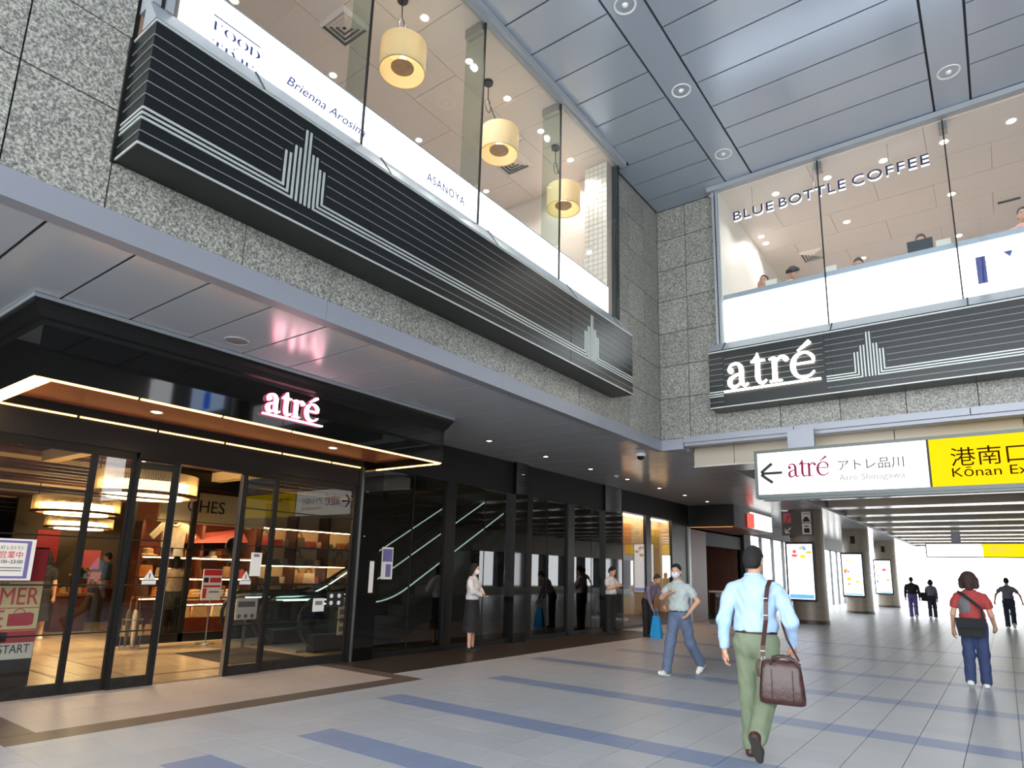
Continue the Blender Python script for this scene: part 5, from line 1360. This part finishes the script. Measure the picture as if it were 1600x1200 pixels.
def person(label, loc, yaw, H, L=(0,0,0), R=(0,0,0), larm=(0,8,12), rarm=(0,8,12), lean=0, outfit=None, res=0.011, hair='short', hair_mat='hair', headyaw=0, headpitch=0, group=None,
           fem=False, mask=False, sleeves='long', seated=None, shoes='sneaker', wide=1.0, face=True, low=True, stance=0.09):
    s = H/1.72; O = outfit
    th, sh = .43*s, .41*s
    def leg(side, p):
        a, b, c = [math.radians(q) for q in p]
        hip = vec(side*.09*s,0,0); kn = hip+th*vec(side*(stance-.09)/.43,math.sin(a),-math.cos(a)); an = kn+sh*vec(0,math.sin(a-b),-math.cos(a-b))
        thf = a-b+c; toe = vec(0.02*side,math.cos(thf),math.sin(thf)); down = vec(0,math.sin(thf),-math.cos(thf))
        return hip,kn,an,nrm(toe),nrm(down)
    lg = {-1: leg(-1,L), 1: leg(1,R)}
    lowest = min(min((v[2]+v[4]*.085*s)[2], (v[2]+v[4]*.07*s+v[3]*.16*s)[2]) for v in lg.values())
    hz = seated if seated is not None else -lowest
    base = vec(0,0,hz)
    for sd in lg: h_,k_,a_,t_,d_ = lg[sd]; lg[sd] = (h_+base,k_+base,a_+base,t_,d_)
    le = math.radians(lean); u = vec(0,math.sin(le),math.cos(le)); f = vec(0,math.cos(le),-math.sin(le))
    P0 = base+vec(0,0,.035*s); W = P0+.13*s*u; Ch = P0+.31*s*u; S = P0+.465*s*u; Nk = S+.075*s*u+.01*f; 
    hy = math.radians(headyaw); hp = math.radians(headpitch)
    Hc = S+.197*s*u+.03*s*f+vec(0,math.sin(hp)*.05,0)
    fz = vec(-math.sin(hy)*math.cos(hp), math.cos(hy)*math.cos(hp), -math.sin(hp)); rx = vec(math.cos(hy),math.sin(hy),0); uz = np.cross(rx,fz)
    Rh = np.stack([rx,fz,uz],1)
    hd = lambda x,y,z: Hc+s*(x*rx+y*fz+z*uz)
    shw = (.165 if fem else .185)*s*wide
    def arm(side,p):
        sho = S+vec(side*shw,0,0)-.055*s*u
        if isinstance(p[0], (tuple,list,np.ndarray)): return sho, vec(*p[0]), vec(*p[1])
        sw,ab,el = [math.radians(q) for q in p[:3]]
        d = nrm(vec(side*math.sin(ab), math.sin(sw)*math.cos(ab), -math.cos(sw)*math.cos(ab)))
        e = sho+d*.285*s
        d2 = nrm(vec(side*math.sin(ab)*.35, math.sin(sw+el), -math.cos(sw+el)))
        return sho,e,e+d2*.25*s
    arms = {-1: arm(-1,larm), 1: arm(1,rarm)}
    # ---- skin
    sk = [('e',hd(0,0,.012),(.074*s,.094*s,.105*s),Rh), ('e',hd(0,.03,-.055),(.055*s,.06*s,.062*s),Rh), ('c',Hc-.05*s*u,S+.01*u,.05*s,.06*s),
          ('c',hd(0,.088,.0),hd(0,.108,-.028),.010*s,.014*s,.012), ('e',hd(.076,-.005,-.01),(.012*s,.022*s,.032*s),Rh), ('e',hd(-.076,-.005,-.01),(.012*s,.022*s,.032*s),Rh),
          ('e',Ch,(.14*s,.10*s,.18*s)), ('e',W,(.12*s,.09*s,.14*s)), ('e',P0,(.14*s,.10*s,.12*s)), ('c',S-vec(shw*.85,0,.075*s),S-.03*u,.045*s,.05*s),('c',S+vec(shw*.85,0,-.075*s),S-.03*u,.045*s,.05*s), ('c',hd(-.03,.078,.035),hd(.03,.078,.035),.012*s,.012*s), ('c',hd(-.02,.083,-.062),hd(.02,.083,-.062),.009*s,.009*s)]
    for sd,(a,b,c) in arms.items():
        sk += [('c',a+(b-a)*.12,b,.042*s,.038*s),('c',b,c,.036*s,.025*s)]
        hdv = nrm(c-b); sk += hand_prims(c, hdv, vec(-sd*.8,.5,0), -1 if sd > 0 else 1, s=s)
    for sd,(h_,k_,a_,t_,d_) in lg.items():
        sk += [('c',h_,k_,.07*s,.05*s),('c',k_,a_,.05*s,.035*s)]
    root = thing('person', loc, label, 'person', group); root.rotation_euler = (0,0,yaw)
    def add(nm, me, lab=None):
        o = bpy.data.objects.new(nm, me); COL.objects.link(o); o.parent = root
        if lab: o['label'] = lab
        return o
    add('body', sdf_mesh('body', sk, res, 'skin', 0.018))
    # ---- shirt
    sw_ = (.155 if fem else .172)*s*wide
    tp = [('e',Ch,(sw_,.118*s,.20*s)), ('e',W,(sw_*.88,.108*s,.17*s)), ('e',P0+.04*s*u,(sw_*.93,.115*s,.12*s)), ('c',S-vec(shw*.86,0,.062*s),S+vec(0,0,-.005*s),.058*s,.072*s),('c',S+vec(shw*.86,0,-.062*s),S+vec(0,0,-.005*s),.058*s,.072*s),('e',P0+.115*s*u,(sw_*.97,.122*s,.085*s)), ('c',S-.04*u,S+.045*s*u+.0*f,.085*s,.058*s)]
    if fem: tp.append(('e',Ch+f*.07*s-.02*u,(.12*s,.07*s,.07*s)))
    frac = .62 if sleeves == 'short' else 1.0
    for sd,(a,b,c) in arms.items():
        tp.append(('c',a-vec(sd*.012,0,.0),a+(b-a)*.35,.054*s,.060*s))
    clips = [(S+.062*s*u,u),(P0+.055*s*u,-u)]
    tp2 = tp
    add('shirt', sdf_mesh('shirt', tp2, res, O['top'], 0.05, clips, (.005,42)), O.get('toplab'))
    for sd,(a,b,c) in arms.items():
        sl = [('c',a-vec(sd*.012,0,.0),a+(b-a)*(.35 if sleeves == 'long' else .3),.054*s,.060*s),('c',a+(b-a)*.3,a+(b-a)*frac,.060*s,.056*s if sleeves == 'long' else .064*s)]
        cl = [(a+(b-a)*.64,nrm(b-a))] if sleeves == 'short' else [(b+(c-b)*.95,nrm(c-b))]
        if sleeves == 'long': sl.append(('c',b,b+(c-b)*.99,.056*s,.041*s))
        add('sleeve', sdf_mesh('sleeve', sl, res, O['top'], 0.04, cl, (.005,48)))
    # ---- trousers / skirt
    if O.get('skirt'):
        mid = (lg[-1][1]+lg[1][1])/2
        pr = [('e',P0,(.165*s,.125*s,.14*s)),('c',P0-vec(0,0,.05*s),mid+vec(0,0,-.12*s),.15*s,.19*s)]
        add('skirt', sdf_mesh('skirt', pr, res, O['bottom'], 0.04, [(P0+.09*s*u,u),(mid-vec(0,0,.12*s),vec(0,0,-1))], (.004,30)))
    else:
        pr = [('e',P0,(.16*s*wide,.122*s,.13*s)),('e',P0+vec(0,-.055*s,-.05*s),(.145*s*wide,.085*s,.10*s))]
        cl = [(P0+.07*s*u,u)]
        for sd,(h_,k_,a_,t_,d_) in lg.items():
            pr += [('c',h_+vec(0,0,-.01),k_,.100*s,.078*s),('c',k_,a_+(k_-a_)*.0,.079*s,.074*s)]
        add('trousers', sdf_mesh('trousers', pr, res, O['bottom'], 0.045, cl, (.004,36)), O.get('botlab'))
        add('belt', sdf_mesh('belt', [('e',P0+.045*s*u,(.165*s*wide,.127*s,.10*s))], res, 'belt', 0.02, [(P0+.075*s*u,u),(P0+.045*s*u,-u)]))
    # ---- shoes
    for sd,(h_,k_,a_,t_,d_) in lg.items():
        sole = a_+d_*.055*s
        pr = [('c',a_+d_*.01*s-t_*.02*s,a_+d_*.045*s-t_*.03*s,.036*s,.040*s),('c',sole-t_*.035*s,sole+t_*.09*s,.040*s,.040*s),('c',sole+t_*.09*s,sole+t_*.16*s-d_*.0,.040*s,.030*s)]
        so = add('shoe', sdf_mesh('shoe', pr, min(res,.009), shoes, 0.03, [(a_+d_*.082*s,d_)]))
        c = bpy.data.objects.new('sole', sdf_mesh('sole', [(p[0],p[1],p[2],p[3]+.004,p[4]+.004) for p in pr[1:]], min(res,.009), 'sole' if shoes != 'sneaker' else 'sneaker', 0.03, [(a_+d_*.085*s,d_),(a_+d_*.070*s,-d_)])); COL.objects.link(c); c.parent = so
    # ---- hair
    if hair == 'short':
        hp_ = [('e',hd(0,-.012,.022),(.083*s,.102*s,.108*s),Rh),('e',hd(0,-.06,-.02),(.068*s,.05*s,.07*s),Rh)]
        cl = [(hd(0,.055,.03), nrm(.75*fz-.65*uz)), (hd(0,0,-.075),-uz)]
    elif hair == 'bob':
        hp_ = [('e',hd(0,-.012,.02),(.092*s,.11*s,.115*s),Rh),('c',hd(-.07,-.02,0),hd(-.075,-.02,-.10),.045*s,.04*s),('c',hd(.07,-.02,0),hd(.075,-.02,-.10),.045*s,.04*s),('c',hd(0,-.07,0),hd(0,-.075,-.11),.06*s,.055*s)]
        cl = [(hd(0,.06,.035), nrm(.85*fz-.5*uz))]
    elif hair == 'curly':
        hp_ = [('e',hd(0,-.012,.03),(.115*s,.125*s,.125*s),Rh),('c',hd(-.08,-.03,0),hd(-.09,-.03,-.09),.06*s,.05*s),('c',hd(.08,-.03,0),hd(.09,-.03,-.09),.06*s,.05*s),('c',hd(0,-.08,0),hd(0,-.09,-.10),.07*s,.06*s)]
        cl = [(hd(0,.06,.04), nrm(.85*fz-.5*uz))]
    elif hair == 'hat':
        hp_ = [('e',hd(0,-.01,.03),(.09*s,.108*s,.10*s),Rh),('c',hd(-.08,.0,.03),hd(.08,.0,.03),.05*s,.05*s),('c',hd(0,-.08,.02),hd(0,.09,.03),.05*s,.05*s)]
        cl = [(hd(0,0,.0),-uz)]
    elif hair == 'tied':
        hp_ = [('e',hd(0,-.012,.022),(.084*s,.102*s,.108*s),Rh),('c',hd(0,-.09,.0),hd(0,-.12,-.12),.04*s,.025*s)]
        cl = [(hd(0,.055,.03), nrm(.75*fz-.65*uz))]
    add('hair' if hair != 'hat' else 'hat', sdf_mesh('hair', hp_, min(res,.010), hair_mat, 0.025, cl, (.003,80)))
    if face:
        for sx in (-1,1):
            add('eye', mkmesh('eye', MB().lathe([(0,.006*s),(.009*s,.003*s),(.011*s,0),(.009*s,-.003*s),(0,-.006*s)], tuple(hd(sx*.031,.087,.014)), 8), 'ink', smooth='all'))
        if not mask:
            add('mouth', mkmesh('mouth', MB().tube([hd(-.022,.088,-.058),hd(0,.095,-.058),hd(.022,.088,-.058)],.005*s,6), 'cloth_pink', smooth='all'))
    if mask:
        add('face_mask', sdf_mesh('face_mask', [('e',hd(0,.045,-.045),(.066*s,.072*s,.058*s),Rh)], min(res,.009), 'mask', .02, [(hd(0,.03,0),-fz)]))
    if O.get('vest'):
        add('vest', sdf_mesh('vest', [('e',Ch,(sw_+.012,.128*s,.205*s)),('e',W,(sw_*.9+.012,.118*s,.18*s))], res, O['vest'], .05, [(S+.0*u,u),(P0+.02*u,-u),(vec(.0,0,0),vec(1,0,0))]))
    return root, dict(S=S,P0=P0,W=W,Ch=Ch,arms=arms,lg=lg,Hc=Hc)
# ---- walking man with the shoulder bag
man, J = person('man in pale blue shirt and green trousers walking with a brown shoulder bag', (-1.80,6.02,0), 0.03, 1.76, L=(7,6,0), R=(-14,40,-6), larm=(-6,13,18), rarm=((.315,-.10,1.145),(.275,.10,.93)),
     lean=1, outfit=dict(top='shirt_blue',bottom='khaki'), res=0.0075, hair='short', headyaw=-12, shoes='leather', wide=1.08)
# cuffs and collar of the shirt
def on_person(root, nm, mb, mat, smooth=True):
    o = bpy.data.objects.new(nm, mkmesh(nm, mb, mat, smooth=smooth)); COL.objects.link(o); o.parent = root; return o
for sd,(a,b,c) in J['arms'].items():
    d = (c-b)/np.linalg.norm(c-b); on_person(man, 'cuff', MB().tube([b+(c-b)*.80,b+(c-b)*.96],[.041,.039],14), 'shirt_blue')
on_person(man, 'collar', MB().tube([J['S']+np.array([.066*math.cos(a),.066*math.sin(a),.062+.012*math.sin(-a)]) for a in np.linspace(0,2*math.pi,19)[:-1]],.017,8,True), 'shirt_blue')
bag = thing('shoulder_bag', (-1.52,5.80,0.50), 'dark brown leather shoulder bag hanging at the hip of the walking man', 'bag')
bc = Vector((-1.545,5.80,0.50)); br = math.radians(14)
def bagpt(a,b,c): return (bc.x+math.cos(br)*a-math.sin(br)*b, bc.y+math.sin(br)*a+math.cos(br)*b, bc.z+c-0.02*a)
def bag_ring(w,d,z,n=20,e=4.0):
    out = []
    for k in range(n):
        t = 2*math.pi*k/n; c_,s_ = math.cos(t),math.sin(t)
        out.append(bagpt(w/2*math.copysign(abs(c_)**(2/e),c_), d/2*math.copysign(abs(s_)**(2/e),s_), z))
    return out
mb = MB(); n = 20; lv = [(.30,.09,.0),(.345,.125,.012),(.355,.135,.05),(.335,.12,.16),(.31,.09,.27),(.295,.06,.325),(.28,.05,.33)]
for w,d,z in lv: mb.v += bag_ring(w,d,z)
for i in range(len(lv)-1):
    for k in range(n): mb.f.append((i*n+k,i*n+(k+1)%n,(i+1)*n+(k+1)%n,(i+1)*n+k))
mb.f.append(tuple(range(n-1,-1,-1))); mb.f.append(tuple((len(lv)-1)*n+k for k in range(n)))
pm('bag_leather', (64,38,36), 0.28, noise=(16,0.35,5), bump=(30,0.25))
bgo = part('body', mb, 'bag_leather', bag, smooth='all')
for sx in (-.075,.085): part('seam', MB().tube([bagpt(sx,-.068,.01),bagpt(sx,-.074,.06),bagpt(sx,-.068,.16),bagpt(sx,-.052,.27)],.004,6), 'leather', bgo)
part('zip_edge', MB().tube([bagpt(-.13,0,.335),bagpt(.13,0,.335)],.009,8), 'leather', bgo)
for b_ in (-.03,.03): part('handle', MB().tube([bagpt(-.08,b_,.30),bagpt(-.06,b_*1.3,.36),bagpt(.02,b_*1.6,.375),bagpt(.10,b_*1.3,.35),bagpt(.14,b_,.30)],.010,8), 'bag_leather', bag, smooth=True)
S_ = Vector((-1.80,6.02,0))
def wp(x,y,z): return (S_.x+x, S_.y+y, z)
def ribbon(pts, w, t, wd):
    m_ = MB(); n_ = len(pts); wd = Vector(wd).normalized()
    for i,p in enumerate(pts):
        p = Vector(p); tg = (Vector(pts[min(i+1,n_-1)])-Vector(pts[max(i-1,0)])).normalized(); nn = tg.cross(wd).normalized()
        for a,b in ((-1,-1),(1,-1),(1,1),(-1,1)): m_.v.append(tuple(p+wd*w/2*a+nn*t/2*b))
    for i in range(n_-1):
        for k in range(4): m_.f.append((4*i+k,4*i+(k+1)%4,4*i+4+(k+1)%4,4*i+4+k))
    m_.f.append((3,2,1,0)); m_.f.append(tuple(4*(n_-1)+k for k in range(4))); return m_
lp = bagpt(-.135,-.02,.36); rp = bagpt(.14,.02,.34)
part('shoulder_strap', ribbon([lp,(lp[0]+.005,lp[1]-.0,.95),wp(.135,-.155,1.15),wp(.14,-.150,1.30),wp(.145,-.095,1.425),wp(.15,-.02,1.485),wp(.16,.06,1.465),wp(.165,.10,1.40)],.036,.006,(1,0,0)), 'leather', bag)
part('front_strap', ribbon([rp,wp(.285,-.10,1.0),wp(.24,-.06,1.12),wp(.215,.09,1.30),wp(.165,.10,1.40)],.018,.005,(.8,.5,0)), 'leather', bag)
for p in (lp,rp): part('buckle', MB().tube([(p[0]+.016*math.cos(a),p[1],p[2]-.012+.016*math.sin(a)) for a in np.linspace(0,6.28,11)[:-1]],.004,6,True), 'steel', bag)
for z in (1.19,1.33): part('strap_slider', box(-1.80+.135-.021,-1.80+.135+.021,5.858,5.868,z-.003,z+.003), 'steel', bag)
part('strap_slider', box(lp[0]-.018,lp[0]+.024,lp[1]-.008,lp[1]+.004,.905,.911), 'steel', bag)
part('side_tab', MB().tube([bagpt(-.165,-.02,.34),bagpt(-.18,-.03,.27),bagpt(-.172,-.03,.20)],.012,8), 'leather', bag)
# ---- others
person('man in grey T-shirt and jeans with a face mask walking past the shop front', (-4.13,9.95,0), math.pi-0.22, 1.70, L=(-19,22,8), R=(19,4,-4), larm=((-.27,-.10,1.12),(-.22,.06,.95)), rarm=((.26,.10,1.15),(.03,.20,1.24)),
       outfit=dict(top='tee',bottom='denim'), sleeves='short', mask=True, headyaw=20, lean=3, res=.010)
wm, JW = person('curly haired woman in a red and grey top and jeans walking away', (-0.45,12.2,0), -0.05, 1.63, L=(-6,16,0), R=(5,4,0), larm=(0,14,14), rarm=(6,12,40), outfit=dict(top='top_red',bottom='denim_dark',vest='vest_grey'),
       fem=True, hair='curly', hair_mat='hair_brown', sleeves='short', res=.011, wide=1.12)
bk = thing('waist_bag', (-0.47,12.02,.72), 'black bag slung on the back of the curly haired woman', 'bag')
part('body', (lambda m_: (m_.lathe([(.0,-.13),(.10,-.12),(.145,-.04),(.145,.05),(.10,.12),(0,.13)],(0,0,0),20), m_)[1])(MB()) if False else MB().hexa([(-.63,11.94,.74),(-.31,11.94,.74),(-.31,12.06,.74),(-.63,12.06,.74),(-.66,11.98,.98),(-.28,11.98,.98),(-.28,12.05,.98),(-.66,12.05,.98)]), 'bag_black', bk)
part('flap', MB().hexa([(-.65,11.925,.86),(-.29,11.925,.86),(-.29,11.96,.86),(-.65,11.96,.86),(-.66,11.96,1.0),(-.28,11.96,1.0),(-.28,12.04,1.0),(-.66,12.04,1.0)]), 'bag_black', bk)
part('strap', ribbon([(-.31,12.02,.97),(-.33,12.04,1.15),(-.52,12.05,1.33),(-.60,12.11,1.385)],.04,.006,(.7,0,.7)), 'bag_black', bk)
person('person in dark jacket and violet trousers walking away with a companion', (-3.25,33.1,0), 0.1, 1.70, L=(8,6,0), R=(-10,22,0), outfit=dict(top='cloth_black',bottom='cloth_purple'), res=.016, wide=1.15)
person('person in grey top with a dark bag beside the one in violet trousers', (-2.6,33.6,0), 0.0, 1.60, L=(-6,10,0), R=(8,6,0), outfit=dict(top='cloth_grey',bottom='cloth_navy'), res=.016, fem=True, hair='bob')
solo('carrier_bag', MB().hexa([(-2.95,33.3,.72),(-2.70,33.3,.72),(-2.70,33.45,.72),(-2.95,33.45,.72),(-2.98,33.33,1.08),(-2.74,33.33,1.08),(-2.74,33.42,1.08),(-2.98,33.42,1.08)]), 'bag_black', 'dark shoulder bag carried between the two people far down the passage', 'bag')
person('man in grey shirt and dark trousers walking far down the passage', (0.02,29.4,0), 0.0, 1.72, L=(6,6,0), R=(-12,26,0), larm=(4,34,20), rarm=(4,34,20), outfit=dict(top='cloth_grey',bottom='cloth_navy'), res=.015, sleeves='short')
person('woman in white blouse and black skirt with a face mask standing at the dark glass', (-8.22,9.78,0), -1.25, 1.60, L=(0,0,0), R=(0,0,0), larm=((-.22,.08,1.10),(-.02,.20,1.06)), rarm=((.22,.08,1.10),(.03,.21,1.03)), outfit=dict(top='cloth_white',bottom='cloth_black',skirt=True),
       fem=True, mask=True, hair='bob', shoes='cloth_black', res=.011)
person('person in pale shirt and black trousers looking at a phone by the shop window', (-8.2,15.3,0), -1.7, 1.66, larm=((-.2,.06,1.12),(-.05,.24,1.22)), rarm=((.2,.06,1.12),(.05,.24,1.2)), outfit=dict(top='cloth_white',bottom='cloth_black'), sleeves='short', headpitch=20, res=.012, shoes='cloth_black')
person('person in dark clothes bending forward with a blue shopping bag', (-7.22,15.4,0), -1.9, 1.58, lean=28, larm=(10,8,20), rarm=(14,8,10), outfit=dict(top='cloth_grey',bottom='cloth_black'), res=.012, hair_mat='hair_brown', shoes='cloth_black', headpitch=25)
bbg = thing('shopping_bag', (-6.93,15.25,0.0), 'bright blue shopping bag beside the bending person in dark clothes', 'bag')
part('body', MB().hexa([(-7.06,15.15,.06),(-6.78,15.15,.06),(-6.78,15.32,.06),(-7.06,15.32,.06),(-7.0,15.2,.52),(-6.84,15.2,.52),(-6.84,15.27,.52),(-7.0,15.27,.52)]), 'bag_blue', bbg)
part('base', box(-7.05,-6.79,15.16,15.31,0.0,.06), 'bag_blue', bbg)
part('handle', MB().tube([(-6.97,15.235,.5),(-6.99,15.25,.66),(-6.97,15.27,.72),(-6.90,15.26,.68),(-6.87,15.235,.5)],.012,6), 'bag_blue', bbg)
person('customer in beige top with dark hair before the goods stall', (-13.05,6.45,0), 1.4, 1.58, larm=(8,10,30), rarm=(20,8,40), outfit=dict(top='cloth_beige',bottom='cloth_black'), fem=True, hair='bob', res=.013, shoes='cloth_black')
person('shop visitor in blue clothes deep inside the shop', (-19.8,7.9,0), 2.6, 1.68, outfit=dict(top='cloth_blue',bottom='cloth_navy'), res=.016)
person('shop visitor in black dress beside the gift table', (-14.6,4.75,0), 1.2, 1.60, outfit=dict(top='cloth_black',bottom='cloth_black',skirt=True), sleeves='short', fem=True, hair='bob', res=.014)
person('person in dark coat standing in the lobby by the umbrella stand', (-11.9,5.0,0), 1.0, 1.66, outfit=dict(top='cloth_black',bottom='cloth_black'), res=.013) if False else None
# coffee shop guests at the counter
guests = [(-3.18,7.285,'guest resting her head on her hand at the coffee shop counter','cloth_pink','tied','hair_brown',8),
          (-2.65,7.319,'guest in a dark cap and dark top at the coffee shop counter','cloth_navy','hat','cloth_black',25),
          (-1.542,7.181,'guest with short black hair bent low at the coffee shop counter','cloth_white','short','hair',25),
          (-0.583,7.342,'guest behind a black laptop at the coffee shop counter','cloth_black','short','hair',20),
          (0.799,7.384,'guest in a pink shirt at the coffee shop counter','cloth_pink','short','hair',8)]
for i,(gx,ht,lab,top,hr,hm,hpitch) in enumerate(guests):
    gy = 12.36; hip = ht-.79-5.85
    el = hip+.45-.215; la = ((-.18,.21,el),(-.09,.38,1.005)); ra = ((.18,.14,hip+.27),(.10,.15,hip+.56)) if i == 0 else ((.18,.21,el),(.09,.38,1.005))
    person(lab, (gx,gy,5.85), math.pi, 1.66, L=(85,112,27), R=(85,112,27), larm=la, rarm=ra, outfit=dict(top=top,bottom='cloth_navy'), seated=hip, headpitch=hpitch, lean=10, hair=hr, hair_mat=hm, res=.013, sleeves='long', face=True)
    sz = 5.85+hip-.10
    st_ = thing('bar_stool', (gx,gy+.02,5.85), 'bar stool under the '+lab.split(' at the')[0], 'stool')
    part('seat', MB().lathe([(.0,sz-.05),(.17,sz-.05),(.18,sz-.02),(.0,sz)],(gx,gy+.02,0),18), 'wood_dark', st_, smooth=True); part('post', MB().tube([(gx,gy+.02,5.87),(gx,gy+.02,sz-.05)],.03,8), 'steel', st_); part('foot', MB().lathe([(.2,5.85),(.2,5.87),(.03,5.89)],(gx,gy+.02,0),18,True), 'steel', st_)
lt = thing('laptop', (-0.6,11.9,6.78), 'open black laptop on the coffee shop counter', 'laptop')
part('base', box(-0.76,-0.40,11.80,11.94,6.78,6.795), 'laptop', lt); part('screen', MB().hexa([(-.76,11.785,6.795),(-.40,11.785,6.795),(-.40,11.80,6.795),(-.76,11.80,6.795),(-.76,11.74,7.02),(-.40,11.74,7.02),(-.40,11.755,7.02),(-.76,11.755,7.02)]), 'laptop', lt)
for x,l in ((-2.93,'small white menu card by the guest in the cap'),(-1.93,'small white menu card beside the bent guest'),(-0.26,'small white menu card beside the laptop')):
    t = thing('menu_card', (x,11.75,6.78), l, 'card'); part('card', MB().hexa([(x-.1,11.70,6.78),(x+.1,11.70,6.78),(x+.1,11.71,6.78),(x-.1,11.71,6.78),(x-.1,11.74,6.93),(x+.1,11.74,6.93),(x+.1,11.75,6.93),(x-.1,11.75,6.93)]), 'paper', t); part('foot', box(x-.1,x+.1,11.68,11.78,6.78,6.785), 'paper', t)
